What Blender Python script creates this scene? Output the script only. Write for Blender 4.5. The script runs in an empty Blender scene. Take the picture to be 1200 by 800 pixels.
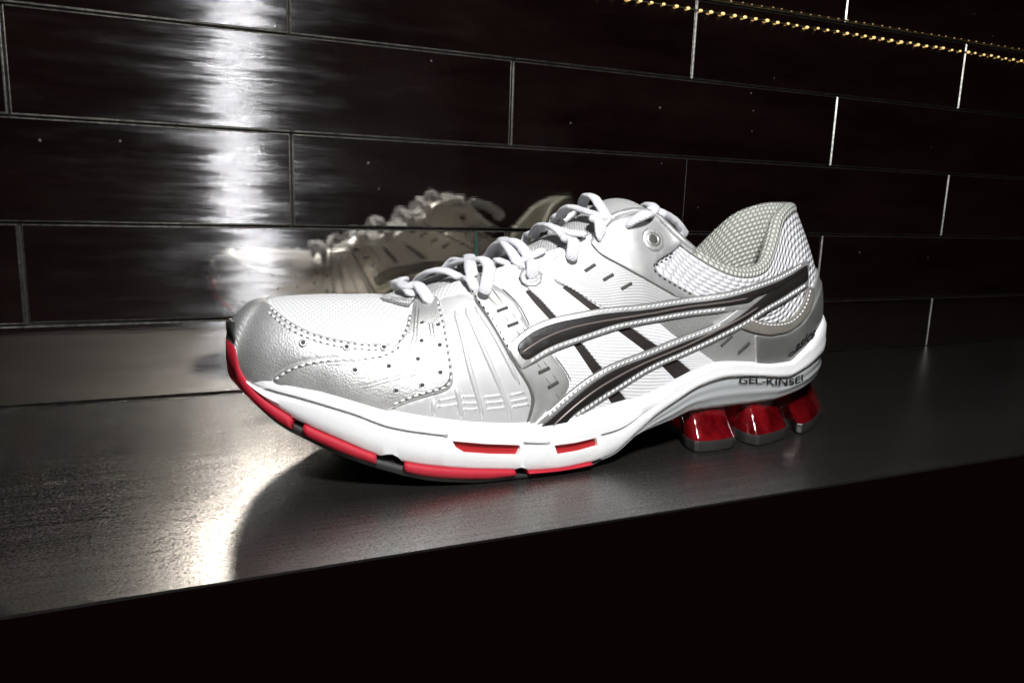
import bpy, math, random
import numpy as np
from mathutils import Matrix, Vector, geometry

random.seed(7); np.random.seed(7)
scene = bpy.context.scene
COL = scene.collection

# ------------------------------------------------------------------ camera
FPX, YAW, PITCH, ROLL = 900.0, .419942, .185351, .033536
CAM = np.array([0, -.45, .11407])
_cy, _sy, _cp, _sp = math.cos(YAW), math.sin(YAW), math.cos(PITCH), math.sin(PITCH)
cF = np.array([_sy*_cp, _cy*_cp, -_sp]); _R0 = np.array([_cy, -_sy, 0]); _U0 = np.cross(_R0, cF)
cR = math.cos(ROLL)*_R0 + math.sin(ROLL)*_U0
cU = -math.sin(ROLL)*_R0 + math.cos(ROLL)*_U0
cd = bpy.data.cameras.new('camera'); cam = bpy.data.objects.new('camera', cd); COL.objects.link(cam)
cam.matrix_world = Matrix(((cR[0], cU[0], -cF[0], CAM[0]), (cR[1], cU[1], -cF[1], CAM[1]),
                           (cR[2], cU[2], -cF[2], CAM[2]), (0, 0, 0, 1)))
cd.sensor_width = 36; cd.lens = FPX/1200*36; cd.clip_start = .01; cd.clip_end = 50
scene.camera = cam

# ------------------------------------------------------------------ world, lamps, exposure
w = bpy.data.worlds.new('World'); scene.world = w; w.use_nodes = True
bg = w.node_tree.nodes['Background']
bg.inputs[0].default_value = (1.0, .34, .36, 1); bg.inputs[1].default_value = .0029

def area_lamp(name, loc, target, sx, sy, power, colour=(1, 1, 1)):
    l = bpy.data.lights.new(name, 'AREA'); l.shape = 'RECTANGLE'; l.size = sx; l.size_y = sy
    l.energy = power; l.color = colour
    o = bpy.data.objects.new(name, l); COL.objects.link(o); o.location = loc
    o.rotation_euler = (Vector(target)-Vector(loc)).to_track_quat('-Z', 'Y').to_euler()
    return o
FLASH = area_lamp('flash_lamp', (.075, -.47, .372), (.16, -.12, .05), .050, .06, 3.4, (.985, .99, 1))

scene.view_settings.view_transform = 'Standard'
scene.view_settings.look = 'None'
scene.view_settings.exposure = 0; scene.view_settings.gamma = 1
scene.view_settings.use_curve_mapping = False
scene.render.engine = 'CYCLES'
cy = scene.cycles
cy.use_denoising = True; cy.caustics_reflective = True; cy.blur_glossy = .0
cy.sample_clamp_indirect = 40; cy.max_bounces = 8

# ------------------------------------------------------------------ projection helpers
def ray(px, py): return cF + cR*(px-600)/FPX - cU*(py-400)/FPX
def at_y(px, py, y):
    v = ray(px, py); return CAM + (y-CAM[1])/v[1]*v
def at_z(px, py, z):
    v = ray(px, py); return CAM + (z-CAM[2])/v[2]*v
def proj(P):
    v = np.asarray(P)-CAM; z = v@cF
    return np.stack([600+FPX*(v@cR)/z, 400-FPX*(v@cU)/z], -1)

# ------------------------------------------------------------------ materials
class NT:
    def __init__(s, name):
        s.m = bpy.data.materials.new(name); s.m.use_nodes = True; s.t = s.m.node_tree
        s.b = s.t.nodes['Principled BSDF']; s.out = s.t.nodes['Material Output']
    def n(s, typ, **kw):
        x = s.t.nodes.new(typ)
        for k, v in kw.items():
            if k.startswith('_'): setattr(x, k[1:], v)
            else: x.inputs[k].default_value = v
        return x
    def l(s, a, b): s.t.links.new(a, b)
    def math(s, op, a, b=None):
        x = s.t.nodes.new('ShaderNodeMath'); x.operation = op
        for i, q in enumerate((a, b)):
            if q is None: continue
            if hasattr(q, 'is_linked'): s.l(q, x.inputs[i])
            else: x.inputs[i].default_value = q
        return x.outputs[0]
    def set(s, **kw):
        for k, v in kw.items(): s.b.inputs[k.replace('_', ' ')].default_value = v
        return s
    def bump(s, h, strength, dist):
        x = s.n('ShaderNodeBump'); x.inputs['Strength'].default_value = strength; x.inputs['Distance'].default_value = dist
        s.l(h, x.inputs['Height'])
        prev = s.b.inputs['Normal']
        if prev.is_linked: s.l(prev.links[0].from_socket, x.inputs['Normal'])
        s.l(x.outputs[0], s.b.inputs['Normal'])
    def ramp(s, fac, stops):
        r = s.n('ShaderNodeValToRGB'); e = r.color_ramp.elements
        while len(e) < len(stops): e.new(.5)
        for x, (p, c) in zip(e, stops): x.position = p; x.color = (*c, 1) if len(c) == 3 else c
        s.l(fac, r.inputs[0]); return r.outputs[0]
    def uv(s):
        t = s.n('ShaderNodeUVMap'); t.uv_map = 'UVMap'
        sp = s.n('ShaderNodeSeparateXYZ'); s.l(t.outputs[0], sp.inputs[0]); return t.outputs[0], sp.outputs[0], sp.outputs[1]
    def obj(s): return s.n('ShaderNodeTexCoord').outputs['Object']
    def noise(s, vec, scale, detail=3, rough=.5, stretch=None):
        if stretch:
            mp = s.n('ShaderNodeMapping'); mp.inputs['Scale'].default_value = stretch; s.l(vec, mp.inputs[0]); vec = mp.outputs[0]
        x = s.n('ShaderNodeTexNoise', Scale=scale, Detail=detail, Roughness=rough); s.l(vec, x.inputs['Vector']); return x.outputs[0]

def rgb(r, g, b): return (r, g, b, 1)
M = {}
def simple(key, col, rough, metal=0, coat=0, grain=0, gscale=800):
    m = NT(key).set(Base_Color=rgb(*col), Roughness=rough, Metallic=metal, Coat_Weight=coat)
    if grain:
        m.bump(m.noise(m.obj(), gscale, 3), grain, .0004)
    M[key] = m.m; return m

def leather(key, col, rough, metal, cell=900, strength=.5):
    m = NT(key).set(Roughness=rough, Metallic=metal)
    o = m.obj()
    v = m.n('ShaderNodeTexVoronoi', Scale=cell); m.l(o, v.inputs['Vector'])
    n = m.noise(o, 90, 4)
    c = m.ramp(n, [(.3, tuple(x*.86 for x in col)), (.7, col)])
    m.l(c, m.b.inputs['Base Color'])
    r = m.math('MULTIPLY_ADD', n, .16); m.l(r, m.b.inputs['Roughness'])
    m.t.nodes[-1]
    r.node.inputs[2].default_value = rough-.08
    m.bump(v.outputs['Distance'], strength, .0003)
    m.bump(m.noise(o, 420, 2), strength*.6, .0003)
    M[key] = m.m
leather('silver_leather', (.82, .82, .805), .45, .74, 1300, .32)
leather('silver_smooth', (.88, .88, .865), .42, .76, 2200, .10)
leather('silver_dark', (.55, .55, .53), .42, .82, 1500, .3)
leather('silver_trim', (.34, .32, .28), .5, .4, 1300, .3)

def fabric(key, col, hole, kx, ky, strength, dist, rough=.75, metal=0, sheen=.0, brick=True, thr=(.35, .8)):
    m = NT(key).set(Roughness=rough, Metallic=metal, Sheen_Weight=sheen)
    _, u, v = m.uv()
    # rows of small loops, every other row shifted by half a loop
    row = m.math('FLOOR', m.math('MULTIPLY', v, ky))
    off = m.math('MULTIPLY', m.math('MODULO', row, 2.0), .5) if brick else 0.0
    uu = m.math('ADD', m.math('MULTIPLY', u, kx), off)
    fx = m.math('ABSOLUTE', m.math('SINE', m.math('MULTIPLY', uu, math.pi)))
    fy = m.math('ABSOLUTE', m.math('SINE', m.math('MULTIPLY', m.math('MULTIPLY', v, ky), math.pi)))
    h = m.math('MULTIPLY', fx, fy)
    wob = m.noise(m.obj(), 260, 2)
    h2 = m.math('ADD', h, m.math('MULTIPLY', wob, .25))
    c = m.ramp(h, [(0, hole), (thr[0], tuple((a+b)/2 for a, b in zip(hole, col))), (thr[1], col)])
    m.l(c, m.b.inputs['Base Color'])
    m.bump(h2, strength, dist)
    M[key] = m.m
fabric('vamp_mesh', (.84, .84, .84), (.56, .56, .56), 380, 420, .6, .0007)
fabric('collar_mesh', (.84, .84, .855), (.56, .56, .58), 235, 260, .8, .0013)
fabric('lining_mesh', (.68, .685, .63), (.26, .27, .23), 410, 410, .9, .0010, .85)
fabric('tongue_mesh', (.66, .66, .66), (.30, .30, .29), 900, 900, .6, .0008)

def ribbed(key, col, dark, k, strength, metal=0, rough=.6, slant=.25):
    m = NT(key).set(Roughness=rough, Metallic=metal)
    _, u, v = m.uv()
    p = m.math('ADD', v, m.math('MULTIPLY', u, slant))
    s = m.math('ABSOLUTE', m.math('SINE', m.math('MULTIPLY', p, math.pi*k)))
    q = m.math('ABSOLUTE', m.math('SINE', m.math('MULTIPLY', u, math.pi*900)))
    h = m.math('ADD', s, m.math('MULTIPLY', q, .18))
    c = m.ramp(s, [(0, dark), (.45, col)])
    m.l(c, m.b.inputs['Base Color'])
    m.bump(h, strength, .0005)
    M[key] = m.m
ribbed('white_rib', (.79, .79, .80), (.56, .56, .57), 820, .35)
ribbed('silver_rib', (.82, .82, .81), (.52, .52, .51), 860, .4, .5, .44)
ribbed('grey_rib', (.52, .52, .51), (.30, .30, .29), 860, .5, .6, .48)
ribbed('lace_weave', (.80, .80, .83), (.50, .50, .55), 760, .6, 0, .8, 1.0)

simple('white_plastic', (.80, .80, .80), .38, .42, .12)
simple('white_foam', (.89, .89, .89), .55, 0, 0, .12, 1400)
simple('stitch_white', (.84, .84, .84), .6)
simple('stitch_dark', (.03, .028, .026), .7)
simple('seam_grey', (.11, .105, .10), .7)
simple('black_fabric', (.016, .011, .009), .7, 0, 0, .5, 1500)
simple('hole_dark', (.06, .058, .055), .8)
simple('red_rubber', (.46, .010, .028), .66, 0, 0, .2, 900)
simple('red_dark', (.42, .014, .018), .45)
simple('black_rubber', (.014, .013, .013), .6, 0, 0, .3, 900)
simple('grey_plate', (.032, .030, .029), .36, 0, .3)
simple('ink', (.012, .012, .012), .6)
simple('teal_edge', (.012, .085, .072), .35)
m = NT('stripe_black').set(Roughness=.42, Base_Color=rgb(.017, .0145, .0135), Coat_Weight=.08)
m.bump(m.noise(m.obj(), 420, 3, .6, (1, 1, 3)), .35, .0005); M['stripe_black'] = m.m
simple('stripe_ridge', (.20, .17, .155), .35, .35)
m = NT('cushion_grey').set(Roughness=.28, Base_Color=rgb(.40, .415, .42), Coat_Weight=.25, Subsurface_Weight=.25, Subsurface_Scale=.004)
m.b.inputs['Subsurface Radius'].default_value = (1, .8, .7); M['cushion_grey'] = m.m
m = NT('gel_red').set(Roughness=.12, Base_Color=rgb(.13, .002, .004), Coat_Weight=.7, Coat_Roughness=.05, Transmission_Weight=.3, IOR=1.42)
m.l(m.ramp(m.noise(m.obj(), 90, 3, .6), [(.35, (.09, .0015, .003)), (.65, (.25, .006, .010))]), m.b.inputs['Base Color']); m.bump(m.noise(m.obj(), 240, 2), .25, .0008); M['gel_red'] = m.m

# brushed dark steel of the wall tiles: a faint clear image plus a brushed lobe that smears upwards
def steel_tile():
    m = NT('tile_steel'); t = m.t
    o = m.obj()
    tan = m.n('ShaderNodeTangent'); tan.direction_type = 'RADIAL'; tan.axis = 'Z'
    oi = m.n('ShaderNodeObjectInfo')
    shift = m.n('ShaderNodeVectorMath'); shift.operation = 'SCALE'; m.l(oi.outputs['Location'], shift.inputs[0]); shift.inputs['Scale'].default_value = 7.3
    add = m.n('ShaderNodeVectorMath'); m.l(o, add.inputs[0]); m.l(shift.outputs[0], add.inputs[1]); P = add.outputs[0]
    brush = m.noise(P, 60, 5, .65, (.35, 1, 9))
    fine = m.noise(P, 300, 3, .6, (.10, 1, 3))
    smear = m.noise(P, 26, 3, .6, (.7, 1, 3.5))
    m.b.inputs['Base Color'].default_value = rgb(.80, .745, .655)
    m.b.inputs['Metallic'].default_value = 1
    r = m.math('MULTIPLY_ADD', brush, .05); r.node.inputs[2].default_value = .0
    m.l(r, m.b.inputs['Roughness'])
    m.bump(brush, .025, .0006)
    # brushed lobe: microscopic horizontal grooves tip the normal up and down only
    rows = m.noise(P, 95, 5, .75, (.16, 1, 2.8)); rows2 = m.noise(P, 38, 4, .6, (.45, 1, 2.2))
    sc = m.n('ShaderNodeVectorMath'); sc.operation = 'SCALE'; m.l(o, sc.inputs[0]); sc.inputs['Scale'].default_value = 91733.0
    wn = m.n('ShaderNodeTexWhiteNoise'); wn.noise_dimensions = '3D'; m.l(sc.outputs[0], wn.inputs['Vector'])
    sp = m.n('ShaderNodeSeparateColor'); m.l(wn.outputs['Color'], sp.inputs[0])
    sz = m.math('ADD', m.math('MULTIPLY', m.math('SUBTRACT', sp.outputs[0], .5), .84), m.math('MULTIPLY', m.math('SUBTRACT', sp.outputs[1], .5), .22))
    sx = m.math('ADD', m.math('MULTIPLY', m.math('SUBTRACT', rows, .5), .115), m.math('MULTIPLY', m.math('SUBTRACT', rows2, .5), .022))
    cv = m.n('ShaderNodeCombineXYZ'); m.l(sx, cv.inputs[0]); m.l(sz, cv.inputs[2])
    ge = m.n('ShaderNodeNewGeometry'); ad = m.n('ShaderNodeVectorMath'); m.l(ge.outputs['Normal'], ad.inputs[0]); m.l(cv.outputs[0], ad.inputs[1])
    nm = m.n('ShaderNodeVectorMath'); nm.operation = 'NORMALIZE'; m.l(ad.outputs[0], nm.inputs[0])
    g = m.n('ShaderNodeBsdfAnisotropic'); g.inputs['Color'].default_value = rgb(.20, .20, .205)
    rr = m.math('MULTIPLY_ADD', m.math('POWER', rows2, 3.0), .36); rr.node.inputs[2].default_value = .075
    m.l(rr, g.inputs['Roughness']); m.l(nm.outputs[0], g.inputs['Normal'])
    mix = m.n('ShaderNodeMixShader'); mix.inputs[0].default_value = .22
    m.l(m.b.outputs[0], mix.inputs[1]); m.l(g.outputs[0], mix.inputs[2])
    # small pale scuffs
    vo = m.n('ShaderNodeTexVoronoi', Scale=95); m.l(P, vo.inputs['Vector'])
    mk = m.math('LESS_THAN', vo.outputs['Distance'], m.math('MULTIPLY', m.noise(P, 120, 1), .13))
    pick = m.math('GREATER_THAN', m.noise(P, 23, 1), .60)
    dirt = m.n('ShaderNodeBsdfDiffuse'); dirt.inputs[0].default_value = rgb(.22, .21, .20)
    haze = m.n('ShaderNodeBsdfDiffuse'); m.l(m.ramp(m.noise(P, 14, 6, .7, (.5, 1, 2.2)), [(.38, (.001, .0005, .0005)), (.76, (.0065, .0040, .0033))]), haze.inputs[0])
    addsh = m.n('ShaderNodeAddShader')
    mx2 = m.n('ShaderNodeMixShader'); m.l(m.math('MULTIPLY', m.math('MULTIPLY', mk, pick), .45), mx2.inputs[0])
    m.l(mix.outputs[0], addsh.inputs[0]); m.l(haze.outputs[0], addsh.inputs[1]); m.l(addsh.outputs[0], mx2.inputs[1]); m.l(dirt.outputs[0], mx2.inputs[2])
    m.l(mx2.outputs[0], m.out.inputs[0])
    M['tile_steel'] = m.m
steel_tile()
m = simple('tile_edge', (.3, .3, .3), .33, 1)
m.l(m.ramp(m.noise(m.obj(), 420, 4, .7), [(.32, (.14, .135, .125)), (.62, (.46, .445, .41))]), m.b.inputs['Base Color'])
m.l(m.math('MULTIPLY_ADD', m.noise(m.obj(), 90, 3), .25), m.b.inputs['Roughness']); m.b.inputs['Roughness'].links[0].from_node.inputs[2].default_value = .27
simple('grout', (.012, .010, .009), .8)

def steel_shelf():
    m = NT('shelf_steel'); o = m.obj()
    grain = m.noise(o, 900, 3, .7)
    scr = m.noise(o, 70, 5, .7, (.25, 2.4, 1))
    big = m.noise(o, 9, 4, .6, (.6, 1.6, 1))
    m.b.inputs['Metallic'].default_value = .95
    speck = m.noise(o, 1000, 2, .8); lines = m.noise(o, 130, 4, .75, (.06, 3.2, 1))
    f = m.math('ADD', m.math('ADD', m.math('MULTIPLY', big, .3), m.math('MULTIPLY', speck, .45)), m.math('MULTIPLY', lines, .25))
    c = m.ramp(f, [(.38, (.14, .132, .124)), (.62, (.27, .257, .243))]); m.l(c, m.b.inputs['Base Color'])
    r = m.math('MULTIPLY_ADD', m.math('ADD', m.math('MULTIPLY', scr, .5), m.math('MULTIPLY', speck, .5)), .16); r.node.inputs[2].default_value = .13
    m.l(r, m.b.inputs['Roughness'])
    m.bump(grain, .25, .0004); m.bump(scr, .05, .0005)
    # blasted grain: every half-millimetre facet leans its own way
    vc = m.n('ShaderNodeTexVoronoi', Scale=1500); m.l(o, vc.inputs['Vector'])
    sb = m.n('ShaderNodeVectorMath'); sb.operation = 'SUBTRACT'; m.l(vc.outputs['Color'], sb.inputs[0]); sb.inputs[1].default_value = (.5, .5, .5)
    sk = m.n('ShaderNodeVectorMath'); sk.operation = 'SCALE'; m.l(sb.outputs[0], sk.inputs[0]); sk.inputs['Scale'].default_value = .055
    ad = m.n('ShaderNodeVectorMath'); m.l(m.b.inputs['Normal'].links[0].from_socket, ad.inputs[0]); m.l(sk.outputs[0], ad.inputs[1])
    nz = m.n('ShaderNodeVectorMath'); nz.operation = 'NORMALIZE'; m.l(ad.outputs[0], nz.inputs[0]); m.l(nz.outputs[0], m.b.inputs['Normal'])
    g = m.n('ShaderNodeBsdfGlossy' if hasattr(bpy.types, 'ShaderNodeBsdfGlossy') else 'ShaderNodeBsdfAnisotropic')
    g.inputs['Roughness'].default_value = .46; m.l(c, g.inputs['Color']); m.l(nz.outputs[0], g.inputs['Normal'])
    mx = m.n('ShaderNodeMixShader'); mx.inputs[0].default_value = .32; m.l(m.b.outputs[0], mx.inputs[1]); m.l(g.outputs[0], mx.inputs[2]); m.l(mx.outputs[0], m.out.inputs[0])
    M['shelf_steel'] = m.m
steel_shelf()
m = NT('bulb_warm'); m.set(Base_Color=rgb(.8, .6, .3), Emission_Color=rgb(1, .68, .24), Emission_Strength=.8); M['bulb_warm'] = m.m  # glow for the bulbs that stand in for a mirrored light strip
m = NT('bulb_warm_dim'); m.set(Base_Color=rgb(.4, .3, .15), Emission_Color=rgb(1, .6, .18), Emission_Strength=.2); M['bulb_warm_dim'] = m.m
simple('strip_carrier', (.035, .026, .012), .6)

# ------------------------------------------------------------------ object helpers
def empty(name, loc, label=None, cat=None, kind=None, group=None):
    o = bpy.data.objects.new(name, None); COL.objects.link(o); o.location = loc; o.empty_display_size = .02
    if label: o['label'] = label
    if cat: o['category'] = cat
    if kind: o['kind'] = kind
    if group: o['group'] = group
    return o

def mesh(name, V, Fc, mat, parent=None, smooth=True, uvs=None, kind=None, label=None, base=None, mats=None, fm=None, fix=True):
    V = np.asarray(V, float)
    if base is None: base = BASE if parent is not None else (0, 0, 0)
    me = bpy.data.meshes.new(name); me.from_pydata((V-np.array(base)).tolist(), [], [list(map(int, f)) for f in Fc])
    if fix:
        import bmesh
        bm = bmesh.new(); bm.from_mesh(me); bmesh.ops.recalc_face_normals(bm, faces=bm.faces); bm.to_mesh(me); bm.free()
    me.materials.append(M[mat] if isinstance(mat, str) else mat)
    for x in (mats or []): me.materials.append(M[x])
    if fm is not None: me.polygons.foreach_set('material_index', list(fm))
    if smooth: me.polygons.foreach_set('use_smooth', [True]*len(me.polygons))
    if uvs is not None:
        ul = me.uv_layers.new(name='UVMap'); uvs = np.asarray(uvs)
        li = np.empty(len(me.loops), int); me.loops.foreach_get('vertex_index', li)
        ul.data.foreach_set('uv', uvs[li].astype(float).ravel())
    o = bpy.data.objects.new(name, me); COL.objects.link(o)
    if parent is not None: o.parent = parent
    if kind: o['kind'] = kind
    if label: o['label'] = label
    return o

class Bag:
    """collects pieces that become one mesh"""
    def __init__(s): s.V = []; s.F = []; s.UV = []; s.n = 0; s.far = None
    def add(s, V, Fc, UV=None, far=False):
        if far:
            if s.far is None: s.far = Bag()
            return s.far.add(V, Fc, UV)
        V = np.asarray(V, float); s.V.append(V); s.F += [[i+s.n for i in f] for f in Fc]
        s.UV.append(np.zeros((len(V), 2)) if UV is None else np.asarray(UV, float)); s.n += len(V)
    def build(s, name, mat, parent, **k):
        if not s.n: return None
        if s.far is not None:
            f = s.far; s.far = None
            if k.get('kind') == 'stuff': s.add(np.concatenate(f.V), f.F, np.concatenate(f.UV))
            else:
                o2 = f.build(name, mat, MIR.get(parent.name, parent), **k); o = s.build(name, mat, parent, **k); MIR[o.name] = o2
                return o
        return mesh(name, np.concatenate(s.V), s.F, mat, parent, uvs=np.concatenate(s.UV), **k)

# curves -----------------------------------------------------------
def cr(s, P, u):
    s = np.asarray(s, float); P = np.asarray(P, float); u = np.atleast_1d(u)
    h = np.diff(s)[:, None]; d = np.diff(P, axis=0)/h
    m = np.empty_like(P); m[0] = d[0]; m[-1] = d[-1]
    m[1:-1] = (d[:-1]*h[1:]+d[1:]*h[:-1])/(h[:-1]+h[1:])
    i = np.clip(np.searchsorted(s, u, side='right')-1, 0, len(s)-2)
    hh = h[i]; t = (u-s[i])[:, None]/hh
    return (2*t**3-3*t**2+1)*P[i]+(t**3-2*t**2+t)*hh*m[i]+(-2*t**3+3*t**2)*P[i+1]+(t**3-t**2)*hh*m[i+1]
def pchip(x, y, u):
    x = np.asarray(x, float); y = np.asarray(y, float); u = np.atleast_1d(u)
    h = np.diff(x); d = np.diff(y)/h; m = np.zeros_like(y)
    for i in range(1, len(x)-1):
        if d[i-1]*d[i] > 0:
            w1 = 2*h[i]+h[i-1]; w2 = h[i]+2*h[i-1]; m[i] = (w1+w2)/(w1/d[i-1]+w2/d[i])
    m[0] = d[0]; m[-1] = d[-1]
    i = np.clip(np.searchsorted(x, u, side='right')-1, 0, len(x)-2)
    hh = h[i]; t = np.clip((u-x[i])/hh, 0, 1)
    return (2*t**3-3*t**2+1)*y[i]+(t**3-2*t**2+t)*hh*m[i]+(-2*t**3+3*t**2)*y[i+1]+(t**3-t**2)*hh*m[i+1]

# ================================================================== SETTING
TILE_H, ROW0, TILE_L, TILE_X0 = .05135, .04227, .26409, -.06874
SHELF_Y = -.2253

def box(x0, x1, y0, y1, z0, z1):
    V = [(x, y, z) for x in (x0, x1) for y in (y0, y1) for z in (z0, z1)]
    Fc = [(0, 1, 3, 2), (4, 6, 7, 5), (0, 4, 5, 1), (2, 3, 7, 6), (0, 2, 6, 4), (1, 5, 7, 3)]
    return V, Fc

# wall: a dark backing with the metal tiles standing on it
V, Fc = box(-.75, 1.75, .0045, .03, -.08, .50)
wall = mesh('wall', V, Fc, 'grout', smooth=False)
wall['kind'] = 'structure'; wall['label'] = 'dark polished metal tile wall behind the shelf'
tile_cache = {}
def tile_mesh(L, H, edge='tile_edge'):
    key = (round(L, 4), round(H, 4))
    if key in tile_cache: return tile_cache[key]
    b = .0008; d = .0042
    def ring(x, z, y): return [(-x, y, -z), (x, y, -z), (x, y, z), (-x, y, z)]
    V = ring(L/2, H/2, d)+ring(L/2, H/2, b)+ring(L/2-b, H/2-b, 0)
    Fc = []; fm = []
    for k in (0, 4):
        for i in range(4):
            j = (i+1) % 4; Fc.append((k+i, k+j, k+4+j, k+4+i)); fm.append(1)
    Fc.append((8, 9, 10, 11)); fm.append(0)
    me = bpy.data.meshes.new('tile'); me.from_pydata(V, [], Fc)
    import bmesh
    bm = bmesh.new(); bm.from_mesh(me); bmesh.ops.recalc_face_normals(bm, faces=bm.faces); bm.to_mesh(me); bm.free()
    if me.polygons[-1].normal.y > 0: me.flip_normals()
    me.materials.append(M['tile_steel']); me.materials.append(M['tile_edge']); me.polygons.foreach_set('material_index', fm)
    tile_cache[key] = me; return me
GAP = .0011
def add_tile(x0, x1, z0, z1, tx=0, tz=0, dy=0):
    o = bpy.data.objects.new('tile', tile_mesh(x1-x0-GAP, z1-z0-GAP)); COL.objects.link(o); o.parent = wall
    o.location = ((x0+x1)/2, dy, (z0+z1)/2); o.rotation_euler = (tx, 0, tz); return o
R = math.radians
for r in range(8):
    z0 = 0 if r == 0 else ROW0+(r-1)*TILE_H
    z1 = ROW0+r*TILE_H
    par = 1 if r % 2 == 0 else 0
    for k in range(-6+par, 15, 2):
        xa = TILE_X0+k*TILE_L/2; xb = xa+TILE_L
        if xb < -.55 or xa > 1.7: continue
        tx, tz, dy = random.uniform(-.16, .16), random.uniform(-.22, .22), random.uniform(0, .0003)
        if r == 1 and k == 0:
            xm = at_y(557, 290, 0)[0]
            add_tile(xa, xm, z0, z1, R(-.05), R(-1.2))
            continue
        if r == 1 and k == 2:
            e = bpy.data.objects.new('tile', tile_mesh(TILE_L-(at_y(593, 290, 0)[0]-xa)-GAP, z1-z0-GAP))
            xs = at_y(593, 290, 0)[0]
            add_tile(xs, xb, z0, z1, R(-2.2), 0, .0)
            add_tile(xm, xs, z0, z1, R(-2.2), 0, -.0004)
            V, Fc = box(xm-.0009, xm+.0004, -.0016, .0035, z0+.001, z1-.0014)
            mesh('joint_strip', V, Fc, 'teal_edge', wall, smooth=False, base=(0, 0, 0))
            bpy.data.objects.remove(e)
            continue
        if r == 2: tx, tz, dy = random.uniform(-.05, .05), (-.75 if k == 1 else 0), (-.0014 if k == 1 else dy)
        add_tile(xa, xb, z0, z1, R(tx), R(tz), dy)

# shelf: folded steel sheet with a rounded front edge
def make_shelf():
    prof = [(.0040, -.0009), (.0040, 0), (SHELF_Y, 0), (SHELF_Y, -.0009)]
    xs = [-.75, 1.75]; V = [(x, y, z) for x in xs for y, z in prof]; n = len(prof)
    Fc = [(i, (i+1) % n, n+(i+1) % n, n+i) for i in range(n)]+[tuple(range(n)), tuple(range(n, 2*n))]
    o = mesh('shelf', V, Fc, 'shelf_steel', smooth=False)
    o['label'] = 'thin brushed dark steel shelf under the running shoe'; o['category'] = 'shelf'
make_shelf()

# a light strip's reflection in the tiles, modelled as glowing bulbs on the wall
def string_reflection(px0, px1, pxa, pxb, name_label, pitch, rad, mat, y=-.0013):
    A = at_y(*px0, y); B = at_y(*px1, y); z = (A[2]+B[2])/2
    root = empty('light_string', (A[0], y, z), name_label, 'light string', group='warm light strings on the wall')
    x0 = at_y(*pxa, y)[0]; x1 = at_y(*pxb, y)[0]
    V, Fc = box(x0, x1, y+rad*.2, y+.0012, z-rad*.28, z+rad*.28)
    mesh('carrier_strip', V, Fc, 'strip_carrier', root, False, base=root.location)
    bag = Bag(); 
    nlat, nlon = 5, 8
    VV = [(0, 0, rad*.85)]+[(rad*1.35*math.sin(math.pi*i/nlat)*math.cos(2*math.pi*j/nlon), rad*.8*math.sin(math.pi*i/nlat)*math.sin(2*math.pi*j/nlon), rad*.85*math.cos(math.pi*i/nlat)) for i in range(1, nlat) for j in range(nlon)]+[(0, 0, -rad*.85)]
    FF = [(0, 1+j, 1+(j+1) % nlon) for j in range(nlon)]
    for i in range(nlat-2):
        for j in range(nlon): FF.append((1+i*nlon+j, 1+(i+1)*nlon+j, 1+(i+1)*nlon+(j+1) % nlon, 1+i*nlon+(j+1) % nlon))
    last = len(VV)-1
    FF += [(last, 1+(nlat-2)*nlon+(j+1) % nlon, 1+(nlat-2)*nlon+j) for j in range(nlon)]
    me = bpy.data.meshes.new('bulb'); me.from_pydata(VV, [], FF); me.materials.append(M[mat])
    me.polygons.foreach_set('use_smooth', [True]*len(me.polygons))
    x = x0
    while x < x1:
        o = bpy.data.objects.new('bulb', me); COL.objects.link(o); o.parent = root
        o.location = (x-A[0]+random.uniform(-.0008, .0008), 0, random.uniform(-.0003, .0003)); o.scale = [random.uniform(.75, 1.15)]*3; x += pitch
string_reflection((819, 8), (1130, 64), (690, 0), (1260, 80), 'bright lower run of warm yellow bulbs along the dark wall', .0094, .00125, 'bulb_warm')
string_reflection((989, 26), (1170, 51), (820, 0), (1260, 62), 'faint upper run of tiny warm bulbs along the dark wall', .0088, .0006, 'bulb_warm_dim')

# ================================================================== SHOE
YC = -.130
BASE = (.17, YC, 0)
shoe = empty('running_shoe', BASE, 'white and silver running shoe with black side stripes and red sole on steel shelf', 'shoe')
_OUT = [(.0195, -.118), (.0201, -.128), (.0227, -.139), (.0282, -.150), (.0375, -.1585), (.051, -.166), (.07, -.1725), (.095, -.1775),
        (.125, -.1795), (.155, -.179), (.185, -.1755), (.215, -.1725), (.245, -.172), (.272, -.1712), (.2915, -.168), (.3062, -.160),
        (.3156, -.149), (.3203, -.139), (.3215, -.130)]
_OUT[0] = (.0188, YC); _OUT[1] = (.0193, -.1350); _OUT[2] = (.0218, -.1430); _OUT[3] = (.0276, -.1510)
_OUT = np.array(_OUT)
_os = np.r_[0, np.cumsum(np.linalg.norm(np.diff(_OUT, axis=0), axis=1))]; OLEN = _os[-1]; _os = _os/OLEN
_ug = np.linspace(0, 1, 3001); _oc = cr(_os, _OUT, _ug)
_ot = np.gradient(_oc, axis=0); _ot[0] = (0, -1); _ot[-1] = (0, 1); _ot /= np.linalg.norm(_ot, axis=1)[:, None]
_on = np.c_[_ot[:, 1], -_ot[:, 0]]
def lin(tab, u): 
    u = np.clip(np.atleast_1d(u), 0, 1); return np.stack([np.interp(u, _ug, tab[:, k]) for k in range(tab.shape[1])], -1)
def outline(u, off=0):
    off = np.broadcast_to(off, np.atleast_1d(u).shape)
    return lin(_oc, u)+lin(_on, u)*off[:, None]
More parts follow.
